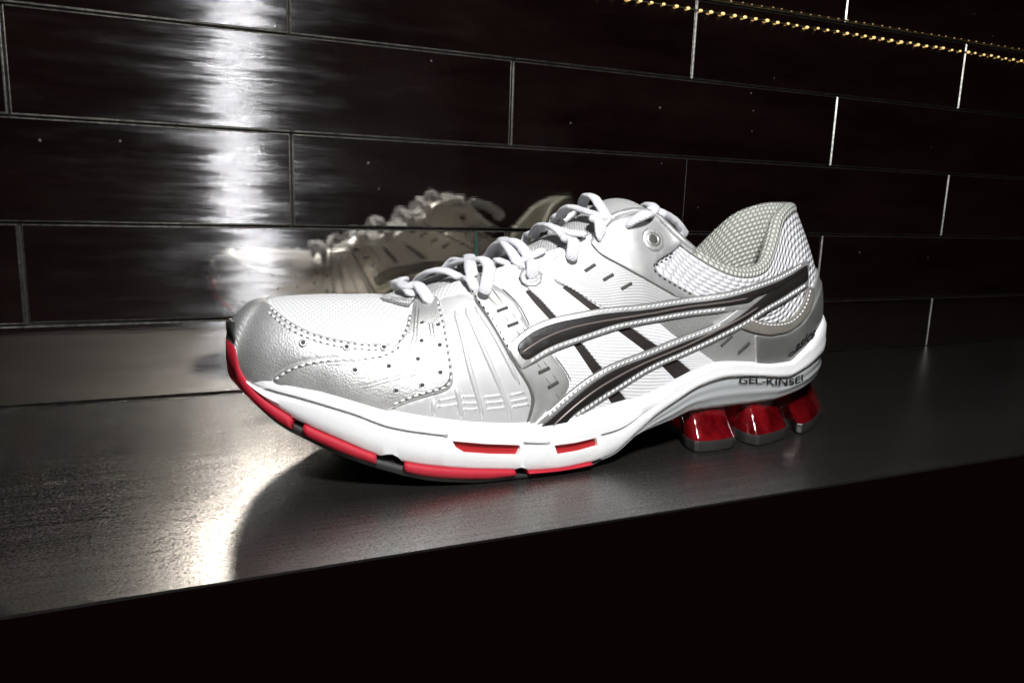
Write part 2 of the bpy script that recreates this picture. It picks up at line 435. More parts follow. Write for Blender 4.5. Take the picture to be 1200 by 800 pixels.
def on_outline(px, py, off=0):
    c = _oc+_on*off; v = ray(px, py); d = v[:2]; r = c-CAM[:2]
    cross = r[:, 0]*d[1]-r[:, 1]*d[0]
    ks = np.where(np.sign(cross[:-1]) != np.sign(cross[1:]))[0]
    best = None
    if len(ks) == 0: ks = [int(np.argmin(np.abs(cross)))]
    for i in ks:
        j = min(i+1, len(c)-1); wgt = 0
        if i != j and cross[i] != cross[j]: wgt = min(max(cross[i]/(cross[i]-cross[j]), 0), 1)
        q = c[i]*(1-wgt)+c[j]*wgt; t = np.dot(q-CAM[:2], d)/np.dot(d, d)
        if best is None or t < best[0]: best = (t, _ug[i]+wgt*(_ug[j]-_ug[i]), q)
    t, uu, q = best
    return float(uu), float(q[0]), float(q[1]), float(CAM[2]+t*v[2])
def table(pxs, first=None, last=None, umax=.9, off=0):
    pts = sorted((lambda r: (r[0], r[3]))(on_outline(*p, off)) for p in pxs)
    out = [] if first is None else list(first)
    for u, z in pts:
        if (not out or u > out[-1][0]+.004) and u < umax: out.append((u, z))
    if last: out += [l for l in last if l[0] > out[-1][0]+.004]
    a = np.array(out); return lambda u: pchip(a[:, 0], a[:, 1], np.clip(u, a[0, 0], a[-1, 0]))
z_feather = table([(283, 441), (320, 441), (360, 451), (400, 463), (455, 480), (520, 492), (570, 497), (620, 497), (660, 491), (700, 481), (750, 467), (795, 447), (849, 424), (880, 424), (907, 426), (930, 423), (944, 411)],
                  [(0, .0545), (.022, .0525)], [(.90, .0585), (1, .062)], .84)
z_redtop = table([(276, 406), (280, 428), (290, 447), (312, 470), (337, 487), (357, 498), (400, 517), (440, 533), (475, 542), (500, 546), (550, 550), (602, 551), (622, 552), (660, 549), (692, 542)],
                 [(0, .0560)])
z_redbot0 = table([(277, 452), (300, 475), (332, 499), (356, 511), (400, 531), (435, 543), (475, 554), (500, 559), (550, 562), (604, 561), (660, 558), (692, 549)],
                 [(0, .0405)])
z_redbot = lambda u: np.maximum(z_redbot0(u), .0022)
z_groove = table([(307, 456), (355, 470), (412, 487), (457, 503), (525, 513), (570, 517), (610, 521), (650, 521), (700, 513), (740, 500), (757, 486)], [(0, .0500), (.03, .0450)], [(1, .05)], .6)
z_white = table([(692, 543), (720, 532), (750, 506), (770, 488), (795, 470), (824, 452), (858, 442), (894, 441), (925, 442), (945, 432)], None, [(.88, .0400), (1, .044)], .85)
z_grey = table([(692, 543), (750, 511), (790, 495), (817, 483), (862, 477), (912, 470), (937, 461)], None, [(.9, .0285), (1, .033)], .85)
UA = on_outline(692, 543)[0]
def z_mid_bottom(u):
    u = np.atleast_1d(u); return np.where(u < UA, z_redtop(np.minimum(u, UA))-.003*np.clip((.07-u)/.05, 0, 1), z_white(np.maximum(u, UA)))

def us(a, b, n):
    """samples on the outline, closer together at toe and heel"""
    t = np.linspace(0, 1, n); return a+(b-a)*t
def loft(rings, u, close=True):
    """rings: list of (off(u), z(u)); near side then far side mirrored, closed solid; returns V, F, UV"""
    V = []; UV = []; n = len(u)
    ends0 = u[0] < 1e-6; ends1 = u[-1] > 1-1e-6
    idx_far = [i for i in range(n-1, -1, -1) if not ((i == 0 and ends0) or (i == n-1 and ends1))]
    for k, (off, z) in enumerate(rings):
        xy = outline(u, off); z = np.broadcast_to(z, u.shape)
        near = np.c_[xy, z]
        if ends0: near[0, 1] = YC
        if ends1: near[-1, 1] = YC
        far = near[idx_far].copy(); far[:, 1] = 2*YC-far[:, 1]
        V.append(np.r_[near, far]); UV.append(np.c_[np.r_[u, u[idx_far]]*OLEN, np.r_[z, z[idx_far]]])
    N = len(V[0]); K = len(rings); Fc = []
    for k in range(K-1):
        for i in range(N):
            j = (i+1) % N; Fc.append((k*N+i, k*N+j, (k+1)*N+j, (k+1)*N+i))
    # caps, quads between near and far
    pos_far = {}
    for q, i in enumerate(idx_far): pos_far[i] = n+q
    if ends0: pos_far[0] = 0
    if ends1: pos_far[n-1] = n-1
    for k in (0, K-1):
        for i in range(n-1):
            f = [k*N+i, k*N+i+1, k*N+pos_far[i+1], k*N+pos_far[i]]
            g = []
            for x in f:
                if x not in g: g.append(x)
            if len(g) > 2: Fc.append(tuple(g))
    return np.concatenate(V), Fc, np.concatenate(UV)

# ---- midsole
u = us(0, 1, 260)
zf, zb = z_feather(u), z_mid_bottom(u)
zf = np.maximum(zf, zb+.0012)
UG = on_outline(757, 486)[0]
gd = np.clip((u-.03)/.05, 0, 1)*np.clip((UG+.02-u)/.06, 0, 1)
for wa_, wb_ in ((524, 616), (643, 706)): gd = np.where((u > on_outline(wa_, 520)[0]) & (u < on_outline(wb_, 520)[0]), 0, gd)
zg = np.where(u < UG, z_groove(np.minimum(u, UG)), zb+(zf-zb)*.42)
wl = np.clip((u-UG+.06)/.06, 0, 1); zg = zg*(1-wl)+(zb+(zf-zb)*.42)*wl
hh = zf-zb; zg = np.clip(zg, zb+hh*.18, zf-hh*.18)
g1 = np.minimum(.0013, hh*.14)
rings = [(-.014, zf-.004), (-.0058, zf-.0012), (-.0046, zf-.0002), (-.0034, zf), (-.0018, zf-np.minimum(.0012, hh*.1)), (-.0005, (zf*.6+zg*.4)),
         (-.0003, zg+g1), (-.0003-.0024*gd, zg), (.0004*gd, zg-g1), (.0008*gd, (zg+zb)/2), (-.0002, zb+np.minimum(.0012, hh*.1)), (-.0012, zb), (-.016, zb)]
V, Fc, UV = loft(rings, u)
midsole = mesh('midsole', V, Fc, 'white_foam', shoe, uvs=UV)

def prism_on_outline(px, d0, d1):
    """closed prism through the sole wall: the px outline at depth d0 (outside) and d1 (inside)"""
    n = len(px); V = []
    for d in (d0, d1):
        for p in px:
            uu, x, y, z = on_outline(*p)
            q = outline(uu, d)[0]; V.append((q[0], q[1], z))
    Fc = [tuple(range(n)), tuple(range(n, 2*n))]+[(i, (i+1) % n, n+(i+1) % n, n+i) for i in range(n)]
    return np.array(V), Fc
def dens(p, step=6, close=True):
    out = []
    for a, b in zip(p, p[1:]+([p[0]] if close else [])):
        k = max(1, int(math.hypot(b[0]-a[0], b[1]-a[1])/step))
        for t in range(k): out.append((a[0]+(b[0]-a[0])*t/k, a[1]+(b[1]-a[1])*t/k))
    if not close: out.append(p[-1])
    return out
def flip(V): V = np.array(V); V[:, 1] = 2*YC-V[:, 1]; return V
WIN1 = dens([(530, 516.5), (570, 520), (609, 521.5), (610, 525), (606, 533.5), (575, 533), (545, 531), (535, 525)])
WIN2 = dens([(650, 522), (675, 518.5), (699, 513), (701, 523), (680, 529), (654, 533.5)])
NOTCH1 = dens([(441, 548), (445, 536), (452, 532.5), (460, 532), (467, 536), (473, 544), (474, 552)])
NOTCH2 = dens([(603, 556), (604, 551), (611, 547.5), (617, 549), (621, 553), (621, 558)])
def cut(obj, V, Fc):
    c = mesh('cutter', V, Fc, 'white_foam', None, False)
    c.location = -Vector(BASE); 
    bpy.context.view_layer.update()
    md = obj.modifiers.new('b', 'BOOLEAN'); md.operation = 'DIFFERENCE'; md.solver = 'EXACT'; md.object = c
    # the midsole mesh is local to BASE; its parent adds BASE, so bring the cutter to world
    c.location = (0, 0, 0); bpy.context.view_layer.update()
    dg = bpy.context.evaluated_depsgraph_get(); me = bpy.data.meshes.new_from_object(obj.evaluated_get(dg))
    obj.modifiers.clear()
    if len(me.polygons) > 1000: obj.data = me
    bpy.data.objects.remove(c)
for sd in (0, 1):
    for pxs, d in ((WIN1, -.0042), (WIN2, -.0042), (NOTCH1, -.02), (NOTCH2, -.02)):
        V, Fc = prism_on_outline(pxs, .004, d)
        cut(midsole, flip(V) if sd else V, Fc)
import bmesh
bm = bmesh.new(); bm.from_mesh(midsole.data)
for e in bm.edges:
    if len(e.link_faces) == 2 and e.calc_face_angle(0) > .7: e.smooth = False
for f in bm.faces: f.smooth = True
bm.to_mesh(midsole.data); bm.free()
for sd in (0, 1):
    for pxs in (WIN1, WIN2):
        V, Fc = prism_on_outline(pxs, -.0018, -.0040)
        mesh('sole_window', flip(V) if sd else V, Fc, 'red_dark', midsole, False)

# ---- red outsole segments
def segment(name, ua, ub, zt, zb_, mat, o0=.0006, o1=-.013, far=True, toe=False, parent=shoe):
    n = max(10, int((ub-ua)*220)); uu = us(ua, ub, n)
    T, B = zt(uu), zb_(uu)
    prof = [(o1, T), (o0-.0012, T), (o0, T-.0005), (o0+.0002, (T+B)/2), (o0-.0004, B+.0006), (o0-.0016, B), (o1, B)]
    K = len(prof); V = []
    for off, z in prof:
        xy = outline(uu, off); V.append(np.c_[xy, z])
    V = np.concatenate(V); Fc = []
    for k in range(K):
        k2 = (k+1) % K
        for i in range(n-1): Fc.append((k*n+i, k*n+i+1, k2*n+i+1, k2*n+i))
    Fc += [tuple(k*n for k in range(K)), tuple(k*n+n-1 for k in range(K))]
    if toe:
        F2 = flip(V); Vt = np.concatenate([V, F2]); Ft = [f for f in Fc if f != tuple(k*n for k in range(K))]
        L = len(V); Ft2 = [tuple(i+L for i in f) for f in Ft]
        Vt[[k*n for k in range(K)], 1] = YC; Vt[[L+k*n for k in range(K)], 1] = YC
        o = mesh(name, Vt, Ft+Ft2, mat, parent)
        bm = bmesh.new(); bm.from_mesh(o.data); bmesh.ops.remove_doubles(bm, verts=bm.verts, dist=1e-6); bmesh.ops.recalc_face_normals(bm, faces=bm.faces); bm.to_mesh(o.data); bm.free()
    else:
        mesh(name, V, Fc, mat, parent)
        mesh(name, flip(V), Fc, mat, parent)
U_ = lambda x, y: on_outline(x, y)[0]
s1 = U_(341, 493); s2a, s2b = U_(356, 505), U_(441, 538); s3a, s3b = U_(474, 548), U_(604, 556); s4a, s4b = U_(620, 556), U_(694, 545)
segment('outsole_segment', 0, s1, z_redtop, z_redbot, 'red_rubber', toe=True)
segment('outsole_segment', s2a, s2b, z_redtop, z_redbot, 'red_rubber')
segment('outsole_segment', s3a, s3b, z_redtop, z_redbot, 'red_rubber')
z4 = lambda uu: z_redtop(uu)*1.0
segment('outsole_segment', s4a, s4b, z4, lambda uu: np.minimum(z_redbot(uu), z_redtop(uu)-.0008), 'red_rubber')
segment('toe_guard', 0, .032, lambda u_: np.interp(u_, [0, .018, .027, .032], [.0630, .0625, .0605, .0575]), lambda u_: np.interp(u_, [0, .02, .032], [.0562, .0552, .0545]), 'black_rubber', .0002, -.004, toe=True)
# black tread under the forefoot
uu = us(.02, UA+.03, 120)
zt = np.minimum(z_redtop(np.minimum(uu, UA)), z_redtop(np.minimum(uu, UA)))
zlow = np.maximum(z_redbot(np.minimum(uu, UA))-.0022, .0002)
zlow = zlow+np.clip((uu-UA)/.03, 0, 1)*.004
V, Fc, UV = loft([(-.003, np.maximum(zt-.002, zlow+.001)), (-.0015, zlow+.0009), (-.0026, zlow), (-.016, zlow)], uu)
mesh('tread', V, Fc, 'black_rubber', shoe, uvs=UV)
# ---- grey cushion under the heel
uu = us(UA+.02, 1, 150); W, G = z_white(uu), z_grey(uu)
G = np.minimum(G, W-.0012); H = W-G
rings = [(-.015, W+.001), (-.0028, W+.0006), (-.0024, W-H*.06), (-.0019, W-H*.22), (-.0014, W-H*.36), (-.0020, W-H*.42), (-.0010, W-H*.50), (-.0012, W-H*.64), (-.0021, W-H*.70), (-.0018, W-H*.86), (-.0034, G), (-.018, G)]
V, Fc, UV = loft(rings, uu)
cushion = mesh('heel_cushion', V, Fc, 'cushion_grey', shoe, uvs=UV)
# dark shank between forefoot and heel
uu = us(UA-.02, .72, 60)
zz = np.interp(uu, [UA-.02, UA+.02, .60, .72], [.0035, .006, .013, .016])
V, Fc, UV = loft([(-.012, zz+.004), (-.010, zz+.001), (-.013, zz), (-.02, zz)], uu)
mesh('shank', V, Fc, 'black_rubber', shoe)
# ---- red gel pods on grey plates
def pod(px_bot, z1, z2, shrink, back, far):
    zpl = .0052
    B = np.array([at_z(*p, zpl)[:2] for p in px_bot])
    B2 = [B[0]]
    for a_, b_ in zip(B, B[1:]): B2 += [a_*.86+b_*.14, a_*.14+b_*.86]
    B = np.array(B2+[B[-1]])
    inner = B[::-1].copy(); inner = np.array([[min(q[0], .284), YC-.004] for q in (B[-1], B[0])])
    poly = np.r_[B, inner]; n = len(poly); c = poly.mean(0)
    def ring(z, s, dy=0): return np.c_[c+(poly-c)*s+np.array([0, dy]), np.full(n, z)]
    def stack(rs):
        V = np.concatenate(rs); Fc = []
        for k in range(len(rs)-1):
            for i in range(n): j = (i+1) % n; Fc.append((k*n+i, k*n+j, (k+1)*n+j, (k+1)*n+i))
        Fc += [tuple(range(n)), tuple(range((len(rs)-1)*n, len(rs)*n))]
        return V, Fc
    def flare(z, k, s=1.0):
        q = c+(poly-c)*s; q = q.copy(); aim = np.array([min(c[0], .272), YC]); dv = aim-q[:len(B)]; dv /= np.linalg.norm(dv, axis=1)[:, None]; q[:len(B)] += dv*k
        return np.c_[q, np.full(n, z)]
    gel = stack([ring(zpl-.0002, .985), flare(zpl+.0008, .0004, .985), flare(zpl+.0035, .0022, .985), flare(z1, .0055, min(1.04, .5+.5*shrink+.0)), flare(z2, back, shrink)])
    plate = stack([ring(.0003, .93), ring(.0012, .975), ring(zpl-.0012, 1.0), ring(zpl, .995), ring(zpl+.0006, .975)])
    for sd in (0, 1):
        f = flip if sd else (lambda q: q)
        g = mesh('gel_pod', f(gel[0]), gel[1], 'gel_red', shoe, True)
        mesh('pod_plate', f(plate[0]), plate[1], 'grey_plate', g, False)
pod([(795, 500), (802, 512), (816, 519), (840, 517.5), (862, 513.5), (861, 505)], .0125, .0215, 1.08, .0105, 0)
pod([(863, 503), (872, 508), (888, 512), (906, 508), (923, 502), (920, 494)], .0125, .0215, 1.08, .0105, 0)
pod([(929, 492), (933, 497), (941, 498), (951, 494), (959, 487), (964, 477), (957, 468)], .0135, .0235, .95, .0095, 0)

uu = us(.655, .86, 60)
V, Fc, UV = loft([(-.014, np.full(60, .0060)), (-.0125, np.full(60, .0065)), (-.0105, np.full(60, .0140)), (-.0095, np.full(60, .0235)), (-.014, np.full(60, .0240))], uu)
mesh('gel_core', V, Fc, 'gel_red', shoe)
# ================================================================== UPPER
# per station: x of the feather point, top (rim) point, vamp/collar blend
TOP = [(.0195, .0360, YC, .0706), (.0222, .0375, YC, .0711), (.0282, .0420, YC, .0716), (.0375, .0490, YC, .0719), (.051, .0600, YC, .0720), (.064, .0705, YC, .0718), (.077, .0800, -.1305, .0716),
       (.088, .0890, -.135, .0705), (.096, .0960, -.1415, .0712), (.107, .1047, -.143, .0763), (.122, .1215, -.144, .0817), (.140, .1390, -.145, .0872), (.157, .1569, -.146, .0929),
       (.172, .1711, -.147, .0985), (.180, .1785, -.1475, .1030), (.190, .1899, -.148, .1072), (.203, .2015, -.150, .1078), (.212, .2092, -.153, .1023), (.221, .2155, -.157, .0960),
       (.240, .2356, -.163, .0848), (.256, .2509, -.163, .0828), (.270, .2630, -.160, .0865), (.283, .2715, -.155, .0965), (.295, .2805, -.148, .1075), (.3062, .2915, -.1415, .1128), (.3156, .3005, -.1350, .1140), (.3215, .3035, YC, .1140)]
def u_of_x(x):
    return float(np.interp(x, _oc[:, 0], _ug))
_tu = np.array([0 if i == 0 else (1 if i == len(TOP)-1 else u_of_x(t[0])) for i, t in enumerate(TOP)])
_tp = np.array([t[1:] for t in TOP])
_tc = cr(_tu, _tp, _ug); _tc[:, 1] = np.minimum(_tc[:, 1], YC)
FOFF = np.interp(_ug, [0, .06, .14, .3, .85, 1], [-.0012, -.0016, -.0036, -.0044, -.0046, -.0052])
_fc = np.c_[_oc+_on*FOFF[:, None], np.maximum(z_feather(_ug), z_mid_bottom(_ug)+.001)-.0050]
_fc[0, 1] = YC; _fc[-1, 1] = YC
_fx = _oc[:, 0]
_wc = np.interp(_fx, [.09, .19, .225, .33], [0, .35, 1, 1])      # 0 vamp, 1 collar
_out3 = np.c_[_on, np.zeros(len(_ug))]
_H = (_tc[:, 2]-_fc[:, 2])[:, None]
_hd = _fc[:, :2]-_tc[:, :2]; _hl = np.linalg.norm(_hd, axis=1)[:, None]; _hdir = np.c_[_hd/np.maximum(_hl, 1e-6), np.zeros(len(_ug))]
_up = np.array([0, 0, 1.0])
_a = np.interp(_fx, [.02, .05, .1, .2, .33], [.62, .60, .50, .42, .40])[:, None]
_lean = np.interp(_fx, [.02, .06, .15, .25, .315, .33], [.0034, .0032, .003, .003, .0015, .001])[:, None]
_p1 = _fc+_up*_a*_H+_out3*_lean
_p2v = _tc+_hdir*_hl*.55
_p2c = _tc-_up*_H*.36+_out3*np.interp(_fx, [.2, .24, .3, .33], [.006, .006, .0085, .0115])[:, None]
_p2 = _p2v*(1-_wc[:, None])+_p2c*_wc[:, None]
LV = .085
def S(u, v):
    u = np.atleast_1d(u).astype(float); v = np.atleast_1d(v).astype(float)[:, None]
    a, b, c, d = lin(_fc, u), lin(_p1, u), lin(_p2, u), lin(_tc, u)
    return a*(1-v)**3+3*b*v*(1-v)**2+3*c*v*v*(1-v)+d*v**3
def SN(u, v):
    u = np.atleast_1d(u).astype(float); v = np.atleast_1d(v).astype(float); e = 2e-3
    du = S(np.minimum(u+e, 1), v)-S(np.maximum(u-e, 0), v); dv = S(u, np.minimum(v+e, 1))-S(u, v-e)
    n = np.cross(du, dv); n /= np.maximum(np.linalg.norm(n, axis=1), 1e-12)[:, None]
    n[u < 1e-6, 1] = 0; n[u > 1-1e-6, 1] = 0
    n /= np.maximum(np.linalg.norm(n, axis=1), 1e-12)[:, None]
    return n
# normal orientation: at the near side it has to look towards -y
_sgn = -1.0 if SN(.5, .3)[0, 1] > 0 else 1.0
def SO(u, v, h): 
    P = S(u, v)+SN(u, v)*_sgn*np.atleast_1d(h)[:, None] if np.ndim(h) else S(u, v)+SN(u, v)*_sgn*h
    at0 = (np.atleast_1d(u) < 1e-6) | (np.atleast_1d(u) > 1-1e-6); P[at0, 1] = YC
    return P
# inverse: pixel -> (u, v) on the near half of the upper
_gu, _gv = [q.ravel() for q in np.meshgrid(np.linspace(0, 1, 420), np.linspace(0, 1, 110), indexing='ij')]
_gp = S(_gu, _gv); _gn = SN(_gu, _gv)*_sgn
_front = np.einsum('ij,ij->i', _gn, _gp-CAM) < 0
_gu, _gv, _gpx = _gu[_front], _gv[_front], proj(_gp[_front])
def smooth_px(L, step=6):
    P = np.array(L, float); q = np.r_[0, np.cumsum(np.linalg.norm(np.diff(P, axis=0), axis=1))]
    return [tuple(x) for x in cr(q, P, np.linspace(0, q[-1], max(3, int(q[-1]/step)+1)))]
def dense_px(pts, step=7, close=True):
    out = []; n = len(pts)
    for i in range(n if close else n-1):
        a, b = pts[i], pts[(i+1) % n]; out.append(a)
        if len(a) == 2 and len(b) == 2:
            k = int(math.hypot(b[0]-a[0], b[1]-a[1])/step)
            for t in range(1, k+1): out.append((a[0]+(b[0]-a[0])*t/(k+1), a[1]+(b[1]-a[1])*t/(k+1)))
    if not close: out.append(pts[-1])
    return out
def to_uv(p):
    if len(p) == 3: return (p[0], p[1])
    d = (_gpx[:, 0]-p[0])**2+(_gpx[:, 1]-p[1])**2; i = int(np.argmin(d)); u0, v0 = _gu[i], _gv[i]
    if d[i] > 40: return (float(u0), float(v0))
    q = np.array([u0, v0])
    for _ in range(4):
        e = 1e-4
        f = proj(S(q[0], q[1]))[0]-np.array(p[:2])
        if np.hypot(*f) < .05: break
        J = np.stack([(proj(S(q[0]+e, q[1]))[0]-proj(S(q[0], q[1]))[0])/e, (proj(S(q[0], q[1]+e))[0]-proj(S(q[0], q[1]))[0])/e], 1)
        try: st = np.linalg.solve(J, -f)
        except np.linalg.LinAlgError: break
        st = np.clip(st, -.02, .02); q = np.clip(q+st, [0, 0], [1, 1])
    if np.hypot(q[0]-u0, q[1]-v0) > .06: return (float(u0), float(v0))
    return (float(q[0]), float(q[1]))
SC = np.array([OLEN, LV])
def resample(uv, step=.0013, close=True):
    P = np.array(uv)*SC; out = []
    seq = list(range(len(P)))+([0] if close else [])
    for a, b in zip(seq[:-1], seq[1:]):
        L = np.linalg.norm(P[b]-P[a]); k = max(1, int(L/step))
        for t in range(k): out.append(P[a]+(P[b]-P[a])*t/k)
    if not close: out.append(P[-1])
    return np.array(out)
def smooth_poly(P, it=2, close=True):
    for _ in range(it):
        Q = P.copy()
        edge = (P[:, 0] < 1e-6) | (P[:, 0] > OLEN-1e-6) | (P[:, 1] < 1e-6)
        A = np.roll(P, 1, 0); B = np.roll(P, -1, 0)
        Q = (A+2*P+B)/4
        if not close: Q[0] = P[0]; Q[-1] = P[-1]
        Q[edge] = P[edge]; P = Q
    return P
def cdt(P, grid=.0024):
    n = len(P); mn, mx = P.min(0), P.max(0)
    xs = np.arange(mn[0]+grid/2, mx[0], grid); ys = np.arange(mn[1]+grid/2, mx[1], grid)
    G = np.array([(x+(grid/2 if j % 2 else 0), y) for j, y in enumerate(ys) for x in xs]) if len(xs) and len(ys) else np.zeros((0, 2))
    if len(G):
        # inside test and distance
        A = P; B = np.roll(P, -1, 0)
        x, y = G[:, 0][:, None], G[:, 1][:, None]
        cond = ((A[:, 1] > y) != (B[:, 1] > y)) & (x < (B[:, 0]-A[:, 0])*(y-A[:, 1])/np.where(B[:, 1] == A[:, 1], 1e-12, B[:, 1]-A[:, 1])+A[:, 0])
        ins = cond.sum(1) % 2 == 1
        d = np.sqrt(((G[:, None, :]-P[None])**2).sum(-1)).min(1)
        G = G[ins & (d > grid*.45)]
    pts = [Vector(p) for p in np.r_[P, G]] if len(G) else [Vector(p) for p in P]
    r = geometry.delaunay_2d_cdt(pts, [(i, (i+1) % n) for i in range(n)], [], 1, 1e-7)
    return np.array([tuple(q) for q in r[0]]), [tuple(f) for f in r[2]], r[3]
def panel(name, pts, h, t, mat, mirror=True, wrap=False, bevel=.0005, parent=None, grid=.0024, sm=2, step=.0013, label=None, pillow=0):
    """a shaped patch lying on the upper: h lower face above the base, t its thickness"""
    uv = [to_uv(p) for p in dense_px(pts)]
    P = smooth_poly(resample(uv, step), sm)
    area = .5*np.sum(P[:, 0]*np.roll(P[:, 1], -1)-np.roll(P[:, 0], -1)*P[:, 1])
    if area < 0: P = P[::-1]
    # drop near-duplicates
    keep = np.linalg.norm(P-np.roll(P, 1, 0), axis=1) > 1e-5; P = P[keep]
    Tn = np.roll(P, -1, 0)-np.roll(P, 1, 0); Tn /= np.maximum(np.linalg.norm(Tn, axis=1), 1e-9)[:, None]
    Nn = np.c_[-Tn[:, 1], Tn[:, 0]]
    free = ~((P[:, 0] < 1e-6) | (P[:, 0] > OLEN-1e-6))
    def inset(d):
        Q = P+Nn*d*free[:, None]; Q[:, 0] = np.clip(Q[:, 0], 0, OLEN); Q[:, 1] = np.clip(Q[:, 1], 0, LV*1.0); return Q
    R2, R3 = inset(bevel*.3), inset(bevel)
    Vc, Fc, orig = cdt(R3, grid)
    rings2 = [(P, h-.0004), (P, h+t*.35), (R2, h+t*.8)]
    n = len(P); pos = []; uvs = []
    for Q, hh_ in rings2:
        pos.append(SO(Q[:, 0]/OLEN, Q[:, 1]/LV, hh_)); uvs.append(Q)
    extra = np.full(len(Vc), h+t)
    pos.append(SO(Vc[:, 0]/OLEN, Vc[:, 1]/LV, extra)); uvs.append(Vc)
    # which cdt vertex is boundary vertex i
    inv = {}
    for vi, ol in enumerate(orig):
        for q in ol:
            if q < n: inv[q] = vi
    F2 = []
    for k in range(2):
        for i in range(n): j = (i+1) % n; F2.append((k*n+i, k*n+j, (k+1)*n+j, (k+1)*n+i))
    for i in range(n):
        j = (i+1) % n
        if i in inv and j in inv and inv[i] != inv[j]: F2.append((2*n+i, 2*n+j, 3*n+inv[j], 3*n+inv[i]))
    F2 += [tuple(3*n+q for q in f) for f in Fc]
    Vv = np.concatenate(pos); UVv = np.concatenate(uvs)
    par = parent if parent is not None else shoe
    if wrap:
        L = len(Vv); Fm = [tuple(q+L for q in f[::-1]) for f in F2]
        o = mesh(name, np.r_[Vv, flip(Vv)], F2+Fm, mat, par, uvs=np.r_[UVv, UVv], label=label, fix=False)
        bm = bmesh.new(); bm.from_mesh(o.data)
        bmesh.ops.remove_doubles(bm, verts=[v for v in bm.verts if abs(v.co.y) < 1e-5], dist=1e-5)
        bmesh.ops.recalc_face_normals(bm, faces=bm.faces); bm.to_mesh(o.data); bm.free()
        return o
    o = mesh(name, Vv, F2, mat, par, uvs=UVv, label=label)
    if mirror:
        par2 = MIR.get(par.name, par)
        o2 = mesh(name, flip(Vv), [f[::-1] for f in F2], mat, par2, uvs=UVv, label=label)
        MIR[o.name] = o2
    return o
MIR = {}
def path_uv(pts, step=.0006, sm=2):
    P = resample([to_uv(p) for p in smooth_px(pts)], step, False)
    return smooth_poly(P, sm*3, False)
def along(P, pitch, phase=0):
    """points at equal spacing in 3D along a uv path: (uv, index)"""
    X = S(P[:, 0]/OLEN, P[:, 1]/LV); s = np.r_[0, np.cumsum(np.linalg.norm(np.diff(X, axis=0), axis=1))]
    q = np.arange(phase*pitch, s[-1], pitch)
    return np.stack([np.interp(q, s, P[:, 0]), np.interp(q, s, P[:, 1])], -1)
def stitches(bag, pts, h, pitch=.0026, length=.0019, width=.0007, phase=.5, tilt=0):
    P = path_uv(pts); C = along(P, pitch, phase)
    D = along(P, pitch, phase); 
    for a in C:
        X = SO(a[0]/OLEN, a[1]/LV, h)[0]
        k = int(np.argmin(((P-a)**2).sum(1))); k0, k1 = max(0, k-1), min(len(P)-1, k+1)
        T = S(P[k1, 0]/OLEN, P[k1, 1]/LV)[0]-S(P[k0, 0]/OLEN, P[k0, 1]/LV)[0]; T /= max(np.linalg.norm(T), 1e-9)
        N = SN(a[0]/OLEN, a[1]/LV)[0]*_sgn; B = np.cross(N, T); B /= max(np.linalg.norm(B), 1e-9)
        if tilt: T, B = T*math.cos(tilt)+B*math.sin(tilt), B*math.cos(tilt)-T*math.sin(tilt)
        V = []
        for x, r in ((-.5, .35), (-.28, 1), (.28, 1), (.5, .35)):
            for yy, zz in ((-.5, 0), (-.32, .42), (.32, .42), (.5, 0)):
                V.append(X+T*length*x+B*width*yy*r+N*(width*zz*r-(.0001 if zz == 0 else 0)))
        Fc = []
        for i in range(3):
            for j in range(3): Fc.append((i*4+j, i*4+j+1, i*4+4+j+1, i*4+4+j))
        Fc += [(0, 1, 2, 3), (12, 13, 14, 15)]
        bag.add(V, Fc); bag.add(flip(np.array(V)), Fc, far=True)
def tube_on(bag, pts, h, width, height, sm=2, ends=True, mirror=True):
    """a raised rib that follows the upper"""
    P = path_uv(pts, .0012, sm); n = len(P)
    X = SO(P[:, 0]/OLEN, P[:, 1]/LV, h); N = SN(P[:, 0]/OLEN, P[:, 1]/LV)*_sgn
    T = np.gradient(X, axis=0); T /= np.maximum(np.linalg.norm(T, axis=1), 1e-9)[:, None]; B = np.cross(N, T)
    prof = [(-.5, -.15), (-.44, .4), (-.25, .85), (0, 1), (.25, .85), (.44, .4), (.5, -.15)]
    K = len(prof); V = []; UV = []
    tap = np.minimum(1, np.minimum(np.arange(n)+.35, n-.65-np.arange(n))/2.0)[:, None] if ends else np.ones((n, 1))
    for a, b in prof: V.append(X+B*width*a*tap+N*height*b*tap); UV.append(P)
    V = np.concatenate(V); Fc = [(k*n+i, k*n+i+1, (k+1)*n+i+1, (k+1)*n+i) for k in range(K-1) for i in range(n-1)]
    Fc += [tuple(k*n for k in range(K)), tuple(k*n+n-1 for k in range(K))]
    bag.add(V, Fc, np.concatenate(UV))
    if mirror: bag.add(flip(V), [f[::-1] for f in Fc], np.concatenate(UV), far=True)
def dots(bag, pts, h, r, ring=False):
    for p in pts:
        uv = to_uv(p); X = SO(uv[0], uv[1], h)[0]; N = SN(uv[0], uv[1])[0]*_sgn
        T = np.cross(N, (0, 0, 1.0)); T /= np.linalg.norm(T); B = np.cross(N, T); V = []
        K = 10
        for rr, hh_ in (((.55, .0), (.6, .00025), (1, .00025), (1.1, -.0002)) if ring else ((.01, .0001), (.8, .00012), (1, -.0002))):
            for k in range(K): a = 2*math.pi*k/K; V.append(X+(T*math.cos(a)+B*math.sin(a))*r*rr+N*hh_)
        nr = len(V)//K; Fc = [(q*K+k, q*K+(k+1) % K, (q+1)*K+(k+1) % K, (q+1)*K+k) for q in range(nr-1) for k in range(K)]
        bag.add(V, Fc); bag.add(flip(np.array(V)), Fc, far=True)

